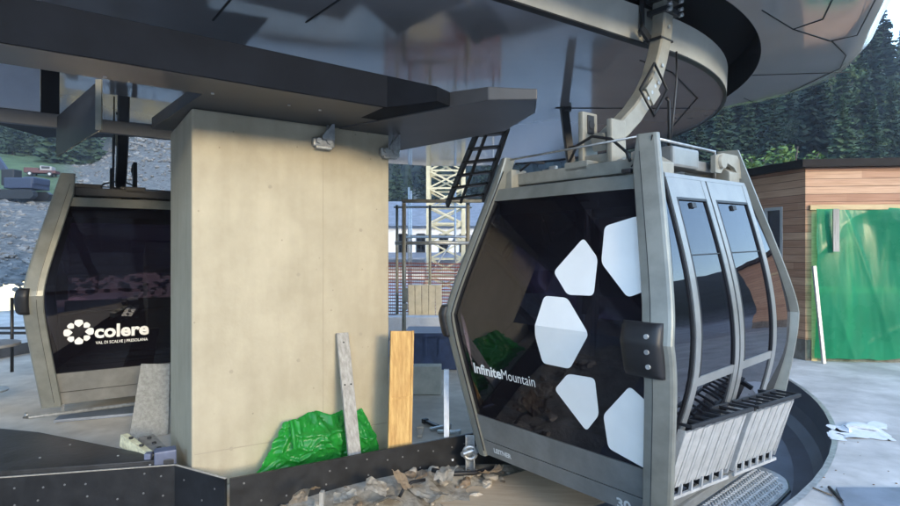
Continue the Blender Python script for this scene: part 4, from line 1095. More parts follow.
mb = MB(); mb.prism(*fo_(.005, 7.5, 0, .328, .02, .14)); mb.prism(*side(.03, 6, 0, .328, .02, .12)); 
M['plinth'] = mat('dirty_plinth', (.22, .20, .17), .9, col2=(.12, .10, .08), nscale=8, bump=.3)
mb.build('plinth', M['plinth'], bl)
# window in the side wall
wf = MB()
for s0, s1, z0, z1 in ((.40, .44, 1.35, 2.43), (.70, .74, 1.35, 2.43), (.44, .70, 2.38, 2.43), (.44, .70, 1.35, 1.42)): wf.prism(*side(s0, s1, z0, z1, -.015, .06))
M['winframe'] = mat('grey_window_frame', (.38, .38, .37), .5)
wo = wf.build('window', M['winframe'], bl)
wg = MB(); wg.prism(*side(.44, .70, 1.42, 2.38, .02, .03)); wg.build('pane', M['sideglass'], wo)
# flat roof with its dark fascia
rp_ = MB(); ov = .10
e0 = Vector((0, 0))-Vector((-fd_.y, fd_.x))*ov-sd_.orthogonal()*0
pts = [Vector((-.10, -.09)), fd_*7.7-Vector((-fd_.y, fd_.x))*ov, fd_*7.7+sd_*6.2, sd_*6.2+Vector((-.12, 0))]
rp_.prism([tuple(p) for p in pts], ZR+.002, ZR+.125, bev=.006)
rp_.build('roof', M['fasciab'], bl)
# header beam, left post, board hanging
mb = MB(); mb.prism(*fo_(.05, 6, 2.345, 2.42, -.05, .0)); mb.prism(*fo_(.09, .17, 0, 2.345, .0, .08)); mb.build('door_header', M['lumber'], bl)
mb = MB(); mb.prism(*fo_(.30, .385, 1.70, 2.344, -.20, -.175)); mb.build('hanging_board', M['oldwood'], bl)
# green tarpaulin over the opening
M['greentarp'] = plastic('green_tarpaulin', (.024, .36, .185), (.018, .29, .14), 1.2, 0.0)
nt = M['greentarp'].node_tree; o_ = nt.nodes['Material Output']; l_ = o_.inputs['Surface'].links[0].from_socket
tr_ = nt.nodes.new('ShaderNodeBsdfTransparent'); tr_.inputs['Color'].default_value = (.25, .85, .5, 1); mx_ = nt.nodes.new('ShaderNodeMixShader'); mx_.inputs[0].default_value = .26
nt.links.new(l_, mx_.inputs[1]); nt.links.new(tr_.outputs[0], mx_.inputs[2]); nt.links.new(mx_.outputs[0], o_.inputs['Surface'])
for s0 in (.62, 1.55, 2.6, 3.7, 4.6):
    mb = MB(); mb.prism(*fo_(s0, s0+.10, .01, 2.34, .05, .13)); mb.build('stud', M['lumber'], bl)
mb = MB(); mb.prism(*fo_(.18, 5.19, 1.05, 1.15, .135, .20)); mb.build('cross_rail', M['lumber'], bl)
mb = MB(); mb.prism(*fo_(.1, 5.2, .0, 2.4, 1.9, 2.0)); mb.build('inner_wall', M['plinth'], bl)
tb = MB()
def tfn2(u, v):
    s = .10+.02*mnoise.noise(Vector((v*6, 0, 1)))*(1-u)+u*5.3; z = .012+.05*(1-v)**3*(1+mnoise.noise(Vector((u*14, 0, 2))))+v*(2.345+.02*mnoise.noise(Vector((u*22, 1, 2))))
    def crease(p, q): return (1-min(1, abs(mnoise.noise(Vector((p, q, 7.7))))*5))**2
    wr = .07*mnoise.noise(Vector((s*.9+z*.25, z*.3, 0)))+.050*mnoise.noise(Vector((s*2.4+z*.6, z*.35, 2)))+.013*mnoise.noise(Vector((s*6.5-z*.9, z*.6, 5)))+.012*crease(s*1.9+z*.45, z*.22)+.008*crease(s*.8, z*1.6-s*.5)+.005*mnoise.noise(Vector((s*15+z*1.5, z*1.5, 8)))
    if v > .9: wr += .02*math.sin(s*9)*(v-.9)*10
    sag = .03*math.sin(math.pi*v)
    v_ = fd_*s-Vector((-fd_.y, fd_.x))*(.06+wr+sag)
    return (BC.x+v_.x, BC.y+v_.y, z)
tb.grid(tfn2, 230, 90)
tag(tb.build('green_tarpaulin', M['greentarp']), 'wrinkled green tarpaulin covering the doorway of the timber building', 'tarpaulin')
mb = MB(); a, b = W(824, 361, 8.38), W(814, 266, 8.44); a.z = .004; mb.beam(a, b, .05, .04, up=(0, -1, 0), bev=.004)
tag(mb.build('steel_pole', M['galv']), 'galvanised pole leaning at the left edge of the green tarpaulin', 'pole')

# ------------------------------------------------------------------ middle gap
ld = empty('access_ladder', W(470, 165, 6.6), 'dark steel access ladder slanting up to the roof behind the near gondola', 'ladder')
lo = Vector(W(470, 165, 6.6))
t0, b0 = W(479, 128, 6.2), W(447, 205, 7.2)
t1, b1 = W(508, 126, 6.0), W(483, 200, 6.9)
for a, b in ((t0, b0), (t1, b1)):
    mb = MB(); mb.beam(a-lo, b-lo, .035, .09, bev=.004); mb.build('rail', M['blackmetal'], ld)
mid0, mid1 = (t0+t1)/2-Vector((.05, 0, 0)), (b0+b1)/2-Vector((.05, 0, 0))
for k in range(6):
    t = (k+.5)/6; mb = MB(); mb.beam(t0.lerp(b0, t)-lo, t1.lerp(b1, t)-lo, .11, .025, bev=.003); mb.build('tread', M['blackmetal'], ld)
mb = MB(); mb.beam(mid0-lo, mid1-lo, .03, .03); mb.build('brace', M['blackmetal'], ld)

# scaffold rail of galvanised tube
sf = empty('scaffold_railing', W(404, 330, 8.6), 'galvanised tube railing with a cream clamp behind the pillar', 'railing'); so_ = Vector(W(404, 330, 8.6))
for px, y0, y1, d in ((404, 203, 366, 8.6), (430, 205, 340, 12.4), (397, 205, 340, 12.4), (468, 203, 366, 8.75)):
    mb = MB(); a, b = W(px, y0, d), W(px, y1, d); b.z = IZ if d < 10 else 0; mb.tube([a-so_, b-so_], .032, 10); mb.build('post', M['cream'], sf)
for y, x0, x1, d in ((201, 402, 482, 8.62), (243, 395, 470, 8.62), (207, 394, 472, 12.4)):
    mb = MB(); mb.tube([W(x0, y, d)-so_, W(x1, y, d)-so_], .028, 10); mb.build('rail', M['cream'] if y == 201 else M['galv'], sf)
mb = MB(); p = W(405, 295, 8.55)-so_; mb.box(p, (.09, .08, .22), bev=.015); mb.box(p+Vector((0, 0, -.18)), (.08, .08, .1), bev=.015); mb.build('clamp', M['cream'], sf)

# second scaffold farther back
s2 = empty('scaffold_tower', W(450, 300, 15.5), 'tall grey scaffold bay with diagonal tubes behind the orange net', 'scaffold'); o2 = Vector(W(450, 300, 15.5)); o2.z = 0; s2.location = o2
for i, (x, y) in enumerate(((-1.15, 0), (.15, 0), (-1.15, .9), (.15, .9), (1.2, 0))):
    mb = MB(); mb.tube([(x, y, 0), (x, y, 3.5)], .03, 8); mb.build('standard', M['galv'], s2)
for z in (1.1, 2.1, 3.1):
    mb = MB(); mb.tube([(-1.3, -.03, z), (1.35, -.03, z)], .026, 8); mb.build('ledger', M['galv'], s2)
for a_, b_ in (((-1.15, .05, .2), (.15, .05, 2.1)), ((.15, .05, 1.1), (1.2, .05, 3.1))):
    mb = MB(); mb.tube([a_, b_], .022, 8); mb.build('brace', M['galv'], s2)
mb = MB(); mb.box((.0, .45, 2.14), (2.5, .8, .05)); mb.build('deck', M['oldwood'], s2)
# tower crane mast
M['craneyellow'] = mat('pale_crane_paint', (.50, .45, .30), .5, noise=.1)
cm = empty('crane_mast', W(446, 300, 20), 'pale yellow lattice crane mast standing before the white house', 'crane'); co = Vector(W(446, 300, 20)); co.z = 0; cm.location = co
hw = .62; zt_ = 6.2
cor = [(-hw, -hw), (hw, -hw), (hw, hw), (-hw, hw)]
mb = MB()
for x, y in cor: mb.beam((x, y, 0), (x, y, zt_), .13, .13)
mb.build('chord', M['craneyellow'], cm)
mb = MB(); k = 0; z = .2
while z < zt_-.5:
    for i in range(4):
        a, b = cor[i], cor[(i+1) % 4]
        mb.beam((a[0], a[1], z), (b[0], b[1], z), .06, .06)
        p, q = (a, b) if k % 2 else (b, a)
        mb.beam((p[0], p[1], z), (q[0], q[1], z+.62), .06, .06)
        mb.beam((q[0], q[1], z), (p[0], p[1], z+.62), .05, .05)
    z += .62; k += 1
mb.build('lattice', M['craneyellow'], cm)

# white house
M['render'] = mat('white_render', (.66, .68, .72), .8, noise=.06, nscale=2)
M['roofslate'] = mat('blue_grey_roof', (.16, .18, .22), .6, noise=.25, nscale=3)
ho = Vector(((425-CX)/F*34, 34, hgt(-1.5, 34))); hs_ = empty('white_house', ho, 'white house with dark windows and a blue grey roof beyond the crane', 'house')
mb = MB(); mb.prism([(-4.5, 0), (3.6, 0), (3.6, 7), (-4.5, 7)], 0, 3.3); mb.build('wall', M['render'], hs_)
mb = MB(); mb.sweep([[(-4.9, -.6, 3.25), (-4.9, 3.5, 5.1), (-4.9, 7.6, 3.25)], [(4.0, -.6, 3.25), (4.0, 3.5, 5.1), (4.0, 7.6, 3.25)]]); mb.build('roof', M['roofslate'], hs_)
mb = MB(); mb.prism([(-4.7, -2.4), (3.8, -2.4), (3.8, -.02), (-4.7, -.02)], [1.25, 1.25, 1.55, 1.55], [1.35, 1.35, 1.65, 1.65]); mb.build('porch_roof', M['roofslate'], hs_)
for x in (-1.35, -.25, 1.15, 2.4, -2.6):
    mb = MB()
    for (cx_, cz_, w2, h2) in ((x-.26, 2.2, .06, 1.16), (x+.26, 2.2, .06, 1.16), (x, 2.78, .46, .06), (x, 1.66, .46, .06), (x, 2.2, .03, 1.06)): mb.box((cx_, -.03, cz_), (w2, .08, h2))
    wo = mb.build('window', M['blackmetal'], hs_)
    mb = MB(); mb.box((x, -.012, 2.22), (.46, .02, 1.06)); mb.build('pane', M['sideglass'], wo)

# orange net fence, blocks, barrier and blue bin in the yard
M['orange'] = mat('orange_net', (.24, .06, .04), .7, noise=.2)
nf = empty('net_fence', W(418, 300, 13), 'orange safety net fence strung behind the scaffold railing', 'fence'); no = Vector(W(418, 300, 13)); no.z = 0; nf.location = no
mb = MB(); xa, xb = W(385, 300, 13).x-no.x, W(500, 300, 13).x-no.x
zl, zh = .15, EYE+(CY-263)/F*13
nx = 60
for i in range(nx+1):
    x = xa+(xb-xa)*i/nx; mb.beam((x, .03*math.sin(i), zl), (x, .03*math.sin(i), zh-.03*math.sin(i*.4)), .018, .006)
for j in range(18):
    z = zl+(zh-zl)*j/17; mb.beam((xa, 0, z), (xb, 0, z-.04), .006, .024)
mb.build('net', M['orange'], nf)
for x in (xa, xa+.95, xa+1.9, xb):
    mb = MB(); mb.tube([(x, .04, 0), (x, .04, zh+.1)], .025, 8); mb.build('post', M['galv'], nf)
M['block'] = mat('pale_concrete_block', (.46, .44, .37), .85, noise=.15, nscale=6, bump=.2)
M['plankstack'] = plank_mat('stacked_boards', (.50, .40, .25), (.33, .26, .15), (12, 12, 1))
x0, x1 = W(408, 300, 11.5).x, W(442, 300, 11.5).x
ww = (x1-x0)/5
for i in range(5):
    mb = MB(); zt2 = EYE+(CY-285)/F*11.5
    mb.box((x0+ww*(i+.5), 11.6, (zt2+.35)/2), (ww*.95, .14, zt2-.35), Matrix.Rotation(random.uniform(-.02, .02), 3, 'Y'), bev=.01)
    tag(mb.build('concrete_panel', M['block']), ['leftmost', 'second from left', 'middle', 'second from right', 'rightmost'][i]+' of the five upright pale panels before the orange net', 'panel', 'upright pale panels')
mb = MB(); mb.box(((x0+x1)/2, 11.45, (.38+IZ)/2), (x1-x0+.5, .5, .376-IZ), bev=.01); tag(mb.build('timber_stack', M['plankstack']), 'low stack of brown boards under the upright pale panels', 'timber')
M['paleblue'] = mat('pale_blue_barrier', (.50, .56, .66), .5, noise=.1)
mb = MB(); a, b = W(385, 326, 10.2), W(520, 326, 10.2); zb0, zb1 = EYE+(CY-339)/F*10.2, EYE+(CY-316)/F*10.2
mb.beam((a.x, 10.2, (zb0+zb1)/2), (b.x, 10.2, (zb0+zb1)/2), .3, zb1-zb0, bev=.03)
mb.beam((a.x, 10.2, (zb0+IZ)/2), (b.x, 10.2, (zb0+IZ)/2), .42, zb0-IZ-.004, bev=.01)
tag(mb.build('site_barrier', M['paleblue']), 'long pale blue barrier lying across the yard behind the pine board', 'barrier')
M['navy'] = mat('navy_blue_tarp', (.035, .055, .12), .5, noise=.3, bump=.2, bscale=10)
x0, x1 = W(404, 360, 8.8).x, W(475, 360, 8.8).x; zt2 = EYE+(CY-334)/F*8.8
bn_ = empty('blue_skip', ((x0+x1)/2, 9.2, 0), 'dark navy blue container standing in front of the pale barrier', 'container')
mb = MB(); L = x1-x0
mb.prism([(-L/2, -.35), (L/2, -.35), (L/2, .5), (-L/2, .5)], IZ+.01, zt2, bev=.01); mb.build('body', M['navy'], bn_)
mb = MB(); mb.beam((-L/2-.03, -.37, zt2-.02), (L/2+.03, -.37, zt2-.02), .05, .06)
for k in range(5): mb.beam((-L/2+L*(k+.5)/5, -.36, .05), (-L/2+L*(k+.5)/5, -.36, zt2-.05), .04, .03)
mb.build('rib', M['navy'], bn_)
mb = MB(); p = W(425, 373, 7.0); p.z = EYE+(CY-384)/F*7.4
mb.box((W(425, 370, 7.4).x, 7.4, (IZ+.01+EYE+(CY-365)/F*7.4)/2+.0), (.44, .2, EYE+(CY-365)/F*7.4-.01-IZ), bev=.01)
tag(mb.build('pale_block', M['block']), 'pale rectangular block standing right of the pine board', 'block')
for i, (x, y, rz) in enumerate(((-.10, 5.9, .4), (-.30, 5.75, 1.5), (-.2, 6.05, 2.2), (-.02, 5.75, -.4))):
    mb = MB(); mb.beam((-.12, 0, .02), (.12, .02, .03), .05, .03, bev=.008); mb.box((.1, .02, .03), (.05, .07, .05), bev=.01)
    o = mb.build('scrap_piece', [M['galv'], M['paper'], M['blackmetal'], M['galv']][i], loc=(x, y, IZ)); o.rotation_euler = (0, 0, rz)
    tag(o, ['bright metal offcut', 'buff scrap', 'dark metal offcut', 'second bright offcut, nearest the white post,'][i]+' on the floor right of the pine board', 'scrap', 'scrap right of the pine board')

# ------------------------------------------------------------------ left slope: machines, railing, table
M['navyp'] = mat('dark_blue_machine_paint', (.025, .035, .07), .4, noise=.2)
M['redp'] = mat('red_paint', (.07, .022, .022), .5); M['whp'] = mat('white_paint', (.26, .27, .29), .5)
def gz(px, d): x = (px-CX)/F*d; return Vector((x, d, hgt(x, d)))
ex = empty('excavator', gz(10, 35), 'dark tracked excavator with raised boom on the gravel slope', 'excavator')
mb = MB()
for y in (-1.0, 1.0):
    pr = [(-1.9, .25), (-1.6, 0), (1.6, 0), (1.9, .25), (1.9, .6), (1.6, .85), (-1.6, .85), (-1.9, .6)]
    mb.sweep([[(p[0]+1.2, y+e, p[1]) for p in pr] for e in (-.28, .28)])
mb.build('track', M['blackmetal'], ex)
mb = MB(); mb.box((1.6, 0, 1.45), (2.6, 2.3, 1.0), bev=.1); mb.box((2.5, 0, 1.7), (1.0, 2.2, .7), bev=.15); mb.build('body', M['navyp'], ex)
mb = MB(); mb.box((.55, -.5, 2.0), (1.2, 1.0, 1.5), bev=.1); mb.build('cab', M['black'], ex)
mb = MB(); mb.beam((.2, .3, 1.5), (-1.5, .3, 4.0), .35, .5, bev=.05); mb.beam((-1.5, .3, 4.0), (-3.6, .3, 2.8), .3, .4, bev=.05); mb.build('boom', M['navyp'], ex)
mb = MB(); mb.prism([(-4.0, -.2), (-3.3, -.2), (-3.3, .8), (-4.0, .8)], 1.8, 2.7); mb.build('bucket', M['blackmetal'], ex)
ex.scale = (.68, .68, .68)
def pickup(name, label, px, d, paint, rz, cabpaint):
    r_ = empty(name, gz(px, d), label, 'truck', rz)
    mb = MB(); mb.box((0, 0, .75), (4.6, 1.8, .5), bev=.08); mb.box((-1.2, 0, 1.15), (2.1, 1.8, .4), bev=.04); mb.build('body', paint, r_)
    mb = MB(); mb.prism([(.0, -.85), (1.7, -.85), (1.7, .85), (.0, .85)], .98, [1.75, 1.65, 1.65, 1.75], bev=.1); mb.build('cab', cabpaint, r_)
    mb = MB(); mb.box((.85, -.86, 1.42), (1.2, .03, .4), bev=.01); mb.box((.85, .86, 1.42), (1.2, .03, .4), bev=.01); mb.build('window', M['black'], r_)
    for x in (-1.4, 1.45):
        for y in (-.85, .85):
            mb = MB(); mb.tube([(x, y-.12, .38), (x, y+.12, .38)], .38, 14); w = mb.build('wheel', M['black'], r_)
            mb = MB(); mb.tube([(x, y-.13, .38), (x, y+.13, .38)], .2, 10); mb.build('rim', M['galv'], w)
    return r_
pt_ = pickup('pickup_truck', 'small truck with a white cab and red body behind the excavator', 42, 46, M['redp'], .25, M['whp']); pt_.scale = (.5, .5, .5)
# railing and table in the left yard
rl = empty('yard_railing', G(12, 372), 'dark thin railing in the yard beside the left gondola', 'railing'); ro = Vector(G(12, 372))
for px in (-20, 12, 45):
    p = G(px, 372)-ro; mb = MB(); mb.tube([p, p+Vector((0, 0, 1.05))], .022, 8); mb.build('post', M['blackmetal'], rl)
mb = MB(); a, b = G(-40, 372)-ro, G(70, 372)-ro
for z in (.55, .62): mb.tube([a+Vector((0, 0, z)), b+Vector((0, 0, z))], .02, 8)
mb.build('rail', M['blackmetal'], rl)
tb_ = empty('round_table', G(-14, 392), 'white topped table at the left edge of the yard', 'table'); tz = EYE+(CY-357)/F*6.7
p = G(-4, 392); mb = MB(); mb.tube([(0, 0, .55), (0, 0, .585)], .34, 28); mb.build('tabletop', M['whp'], tb_)
mb = MB(); mb.tube([(0, 0, .02), (0, 0, .55)], .03, 10); mb.build('leg', M['galv'], tb_); mb = MB(); mb.tube([(0, 0, 0), (0, 0, .02)], .22, 20); mb.build('base', M['galv'], tb_)
mb = MB(); p = G(110, 414, IZ); mb.box((p.x, p.y, IZ+.02), (1.0, .4, .035), Matrix.Rotation(.35, 3, 'Z'), bev=.008)  # thin flat blue grey piece on the floor below the left cabin
tag(mb.build('blue_grey_patch', M['slab']), 'flat blue grey patch on the floor below the left gondola', 'plate')
# boulders on the scree
M['scree'] = mat('grey_scree_stone', (.225, .225, .215), .9, col2=(.10, .10, .10), nscale=1.5, bump=.5, bscale=4)
rocks = [rock(1.0, (1.2, 1, .75), 2).build('boulder_source', M['scree']) for _ in range(4)]
sc_ = MB()
for _ in range(4200):
    t = random.uniform(-.84, -.44); d = random.uniform(15, 75); r = random.choice((.05, .06, .08, .10, .17))*random.uniform(.7, 1.3)*(.5+d/60)
    if t < -.68 and d > 38 : continue
    x, y = t*d, d
    sub = 1
    rr = bmesh.ops.create_icosphere(sc_.bm, subdivisions=1, radius=r); z = hgt(x, y)
    s3 = (random.uniform(.8, 1.4), random.uniform(.8, 1.3), random.uniform(.5, .9))
    for v in rr['verts']:
        v.co = Vector((v.co.x*s3[0], v.co.y*s3[1], v.co.z*s3[2]))*random.uniform(.75, 1.15)+Vector((x, y, z))
for o in rocks: bpy.data.objects.remove(o)
tag(sc_.build('scree_stones', M['scree']), 'loose grey stones scattered over the left slope', 'stones', kind='stuff')

# ------------------------------------------------------------------ trees
def leafmat(name, a, b):
    m = mat(name, a, .7, spec=.2, col2=b, nscale=.9, detail=4)
    nt = m.node_tree; p = nt.nodes['Principled BSDF']; old = p.inputs['Base Color'].links[0].from_socket
    oi = nt.nodes.new('ShaderNodeObjectInfo'); rp = nt.nodes.new('ShaderNodeValToRGB')
    rp.color_ramp.elements[0].color = (.5, .55, .55, 1); rp.color_ramp.elements[1].color = (1.35, 1.35, 1.0, 1)
    nt.links.new(oi.outputs['Random'], rp.inputs['Fac'])
    mx = nt.nodes.new('ShaderNodeMix'); mx.data_type = 'RGBA'; mx.blend_type = 'MULTIPLY'; mx.inputs[0].default_value = 1
    nt.links.new(old, mx.inputs[6]); nt.links.new(rp.outputs['Color'], mx.inputs[7]); nt.links.new(mx.outputs[2], p.inputs['Base Color'])
    return m
M['bark'] = mat('bark', (.07, .055, .045), .9, noise=.3)
M['fir1'] = leafmat('dark_fir_needles', (.038, .062, .044), (.018, .032, .025))
M['fir2'] = leafmat('green_fir_needles', (.055, .090, .055), (.028, .048, .032))
M['leaf'] = leafmat('light_green_leaves', (.12, .19, .08), (.06, .11, .045))
def conifer(seed, m, wid, lev=26):
    rnd = random.Random(seed); mb = MB()
    mb.tube([(0, 0, -.3), (0, 0, 5), (0, 0, 9.4)], [.16, .09, .02], 6, mi=0)
    N = lev*13
    for l in range(N):
        t = ((l+rnd.random())/N)**1.08; z = .7+t*9.1; th = l*2.39996+rnd.uniform(-.5, .5)
        r = (wid*(1-t)**.8*rnd.uniform(.5, 1.12)+.07)*(1.0 if rnd.random() > .08 else .5); dr = r*rnd.uniform(.2, .6)-.1
        e = Vector((math.cos(th), math.sin(th), 0)); s = Vector((-e.y, e.x, 0)); w = .07+r*.13
        base = Vector((0, 0, z)); tip = base+e*r+Vector((0, 0, -dr))
        m1 = base.lerp(tip, .45)+Vector((0, 0, .06*r))
        for k, f in ((.30, 1.0), (.55, 1.15), (.8, .8)):
            c_ = base.lerp(tip, k); n_ = base.lerp(tip, min(1, k+.3)); hang = Vector((0, 0, -w*rnd.uniform(.7, 1.5)))
            mb.face([base.lerp(tip, k-.28), c_+s*w*f*1.3+hang, n_], 1); mb.face([base.lerp(tip, k-.28), n_, c_-s*w*f*1.3+hang*rnd.uniform(.6, 1.2)], 1)
    return mb.build('conifer', [M['bark'], m], recalc=False)
protos = [conifer(3, M['fir1'], 1.75), conifer(11, M['fir2'], 1.9), conifer(23, M['fir1'], 1.5, 30), conifer(31, M['fir2'], 1.6), conifer(47, M['fir1'], 2.1)]
def broadleaf(seed):
    rnd = random.Random(seed); mb = MB()
    mb.tube([(0, 0, -.3), (.1, 0, 3), (0, .1, 6.5)], [.18, .12, .04], 6, mi=0)
    for th in (0.3, 1.7, 3.0, 4.4, 5.5): mb.tube([(.08, 0, 2.2+rnd.random()), (1.5*math.cos(th), 1.5*math.sin(th), 4.8+rnd.random())], [.07, .02], 5, mi=0)
    for _ in range(46):
        v0 = Vector((rnd.gauss(0, 1), rnd.gauss(0, 1), rnd.gauss(0, 1))).normalized()*rnd.random()**.35
        c_ = Vector((v0.x*2.2, v0.y*2.2, 5.4+v0.z*3.6)); rr = rnd.uniform(.45, .85)
        for _ in range(46):
            p = c_+Vector((rnd.gauss(0, 1), rnd.gauss(0, 1), rnd.gauss(0, 1))).normalized()*rr*rnd.random()**.4
            d1 = Vector((rnd.gauss(0, 1), rnd.gauss(0, 1), rnd.gauss(0, .6))).normalized()*.17; d2 = d1.cross(Vector((rnd.gauss(0, 1), rnd.gauss(0, 1), 1))).normalized()*.10
            mb.face([p-d1, p+d2, p+d1, p-d2], 1)
    return mb.build('broadleaf_tree', [M['bark'], M['leafdark']], recalc=False)
M['leafdark'] = leafmat('dull_green_leaves', (.065, .10, .055), (.03, .052, .032))
bprotos = [broadleaf(5), broadleaf(17)]; bused = set()
def put_broadleaf(x, y, h):
    i = random.choice((0, 1)); src = bprotos[i]
    if i in bused: o = src.copy(); C.objects.link(o)
    else: o = src; bused.add(i)
    s = h/9.2; o.location = (x, y, hgt(x, y)-.2); o.scale = (s*random.uniform(.8, 1.3), s*random.uniform(.8, 1.3), s); o.rotation_euler = (0, 0, random.uniform(0, 6.3))
    tag(o, 'rounded leafy tree among the conifers on the slope behind the timber building', 'tree', 'leafy trees behind the timber building')
used = set(); count = 0
def put_conifer(x, y, h):
    global count
    i = random.choice((0, 0, 1, 2, 2, 3, 4)); src = protos[i]
    if i in used: o = src.copy(); C.objects.link(o)
    else: o = src; used.add(i)
    o.location = (x, y, hgt(x, y)-.2); s = h/9.9; o.scale = (s*random.uniform(.85, 1.2), s*random.uniform(.85, 1.2), s); o.rotation_euler = (0, 0, random.uniform(0, 6.3))
    side_ = 'right' if x > 0 else ('left' if x/y < -.3 else 'mid')
    lb, gp2 = {'right': ('dark conifer among the many on the slope behind the timber building', 'conifers behind the timber building'),
               'left': ('dark conifer among the many on the slope beyond the excavator', 'conifers beyond the excavator'),
               'mid': ('dark conifer among those rising behind the white house', 'conifers behind the white house')}[side_]
    tag(o, lb, 'tree', gp2); count += 1
pl_ = []
# right slope: rows from near to far
for d, hh, step in ((31, 6.0, .045), (34, 7.0, .05), (38, 8.5, .042), (45, 10, .038), (53, 11, .034), (62, 12, .031), (72, 12.5, .029), (84, 13, .027), (96, 14, .025)):
    t = .22+random.uniform(0, .03)
    while t < .95:
        if d < 37 and not (.42 < t < .95): t += step; continue
        y = d*random.uniform(.94, 1.06); h_ = hh*random.choice((random.uniform(.45, .8), random.uniform(.8, 1.1), random.uniform(.9, 1.35)))
        if t > .72: h_ *= .9
        pl_.append((t*y, y, h_)); t += step*random.uniform(.7, 1.4)
for d, hh, step in ((57, 8, .03), (62, 9, .028), (68, 10, .026), (76, 12, .026)):
    t = -.92
    while t < -.44:
        if t > -.64 and d < 76: break
        y = d*random.uniform(.96, 1.05); pl_.append((t*y, y, hh*random.uniform(.7, 1.2))); t += step*random.uniform(.8, 1.3)
for d, hh, step in ((52, 8, .03), (66, 12, .026)):
    t = -.2
    while t < .12:
        y = d*random.uniform(.96, 1.05); pl_.append((t*y, y, hh*random.uniform(.7, 1.2))); t += step*random.uniform(.8, 1.3)
random.shuffle(pl_)
pl_.sort(key=lambda q: q[1])
for q in pl_[:296]:
    if q[0]/q[1] > .2 and random.random() < .22: put_broadleaf(q[0], q[1], q[2]*.75)
    else: put_conifer(*q)
# farther wood that reads as one mass
fw = MB()
rnd = random.Random(5)
for _ in range(900):
    t = rnd.choice((rnd.uniform(.15, .92), rnd.uniform(-.95, -.42), rnd.uniform(-.4, .15))); d = rnd.uniform(95, 150)
    if t > .7: d = rnd.uniform(90, 120)
    x, y = t*d, d; z = hgt(x, y); h_ = rnd.uniform(9, 15)*(.8 if t > .7 else 1); w = h_*.17
    for lv in range(7):
        f = lv/7; zz = z+h_*(.08+.92*f); r = w*(1-f)**.9*rnd.uniform(.8, 1.2)+.05; nxt = zz+h_*.24; o_ = rnd.random()*6
        for k in range(6):
            a, b = o_+k*math.pi/3, o_+(k+1)*math.pi/3
            q = rnd.uniform(.7, 1.2)
            fw.face([(x, y, min(nxt, z+h_)), (x+r*math.cos(a)*q, y+r*math.sin(a)*q, zz-rnd.uniform(0, .4)), (x+r*math.cos(b), y+r*math.sin(b), zz-rnd.uniform(0, .4))])
tag(fw.build('far_wood', M['fir1'], recalc=False), 'distant dark conifer wood covering the upper slopes', 'wood', kind='stuff')
# light green bush above the roof of the timber building
bu = empty('leafy_tree', (8.55, 14.2, hgt(8.55, 14.2)), 'light green leafy tree showing just above the roof of the timber building', 'tree')
cz = EYE+(CY-149)/F*14.2-bu.location.z
mb = MB(); mb.tube([(0, 0, -.1), (.1, 0, 2.0), (0, .1, cz)], [.12, .08, .03], 8)
for th in (0, 1.6, 3.1, 4.5): mb.tube([(.08, 0, 2.2), (.9*math.cos(th), .9*math.sin(th), cz-.1)], [.05, .015], 6)
mb.build('trunk', M['bark'], bu)
mb = MB(); rnd = random.Random(4)
clumps = [(rnd.uniform(-1.3, 1.3), rnd.uniform(-.9, .9), cz-.45+rnd.uniform(-.5, .32), rnd.uniform(.22, .42)) for _ in range(34)]
for (x, y, z, r) in clumps:
    z -= .32*abs(x)
    for _ in range(75):
        v = Vector((rnd.gauss(0, 1), rnd.gauss(0, 1), rnd.gauss(0, 1))).normalized()*r*rnd.random()**.4+Vector((x, y, z))
        d1 = Vector((rnd.gauss(0, 1), rnd.gauss(0, 1), rnd.gauss(0, .6))).normalized()*.075; d2 = d1.cross(Vector((rnd.gauss(0, 1), rnd.gauss(0, 1), 1))).normalized()*.03
        mb.face([v-d1, v+d2, v+d1, v-d2])
mb.build('crown', M['leaf'], bu, recalc=False)

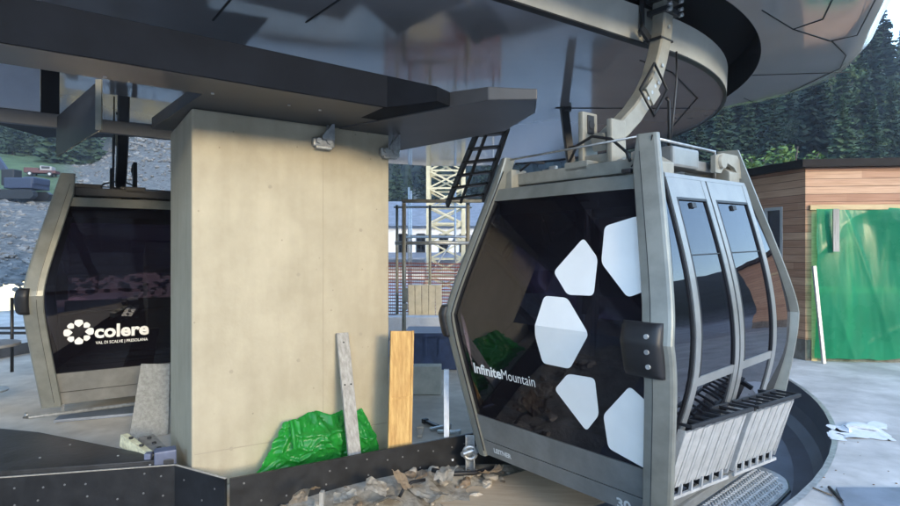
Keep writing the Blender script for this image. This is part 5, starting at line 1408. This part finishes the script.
# ------------------------------------------------------------------ evening air
hz = MB(); hz.box((0, 60, 50), (420, 420, 130)); hm2 = bpy.data.materials.new('evening_air'); hm2.use_nodes = True; nt = hm2.node_tree
nt.nodes.remove(nt.nodes['Principled BSDF']); pv = nt.nodes.new('ShaderNodeVolumePrincipled'); pv.inputs['Density'].default_value = HZ; pv.inputs['Color'].default_value = (.72, .84, 1, 1); pv.inputs['Anisotropy'].default_value = .2
nt.links.new(pv.outputs[0], nt.nodes['Material Output'].inputs['Volume'])
tag(hz.build('haze', hm2), 'thin blue evening air between the station and the wooded slopes', 'haze', kind='stuff')
# ------------------------------------------------------------------ light, sky, camera
EL = R(12.5); sd3 = Vector((.5, -.866, 0)).normalized()
w = bpy.data.worlds.new('World'); SC.world = w; w.use_nodes = True
nt = w.node_tree; bg = nt.nodes['Background']; sky = nt.nodes.new('ShaderNodeTexSky'); sky.sky_type = 'NISHITA'; sky.sun_disc = False
sky.sun_elevation = EL; sky.sun_rotation = math.atan2(sd3.x, sd3.y); sky.air_density = 1.0; sky.dust_density = .6; sky.ozone_density = 2.0
nt.links.new(sky.outputs[0], bg.inputs['Color']); bg.inputs['Strength'].default_value = .15
sun = bpy.data.lights.new('sun', 'SUN'); sun.energy = .42; sun.angle = R(12); sun.color = (1, .78, .46)
so2 = bpy.data.objects.new('sun', sun); C.objects.link(so2)
sdir = Vector((sd3.x*math.cos(EL), sd3.y*math.cos(EL), math.sin(EL)))
so2.rotation_euler = sdir.to_track_quat('Z', 'Y').to_euler(); so2.location = sdir*30
cam = bpy.data.cameras.new('camera'); co_ = bpy.data.objects.new('camera', cam); C.objects.link(co_)
co_.location = (0, 0, EYE); co_.rotation_euler = (R(90), 0, 0)
cam.sensor_width = 36; cam.lens = 36*F/900; cam.shift_y = (CY-253)/900; cam.clip_start = .05; cam.clip_end = 1500
SC.camera = co_
vs_ = SC.view_settings; vs_.view_transform = 'Standard'; vs_.look = 'None'; vs_.exposure = 3.0; vs_.gamma = 1; vs_.use_curve_mapping = False
print('conifers', count)
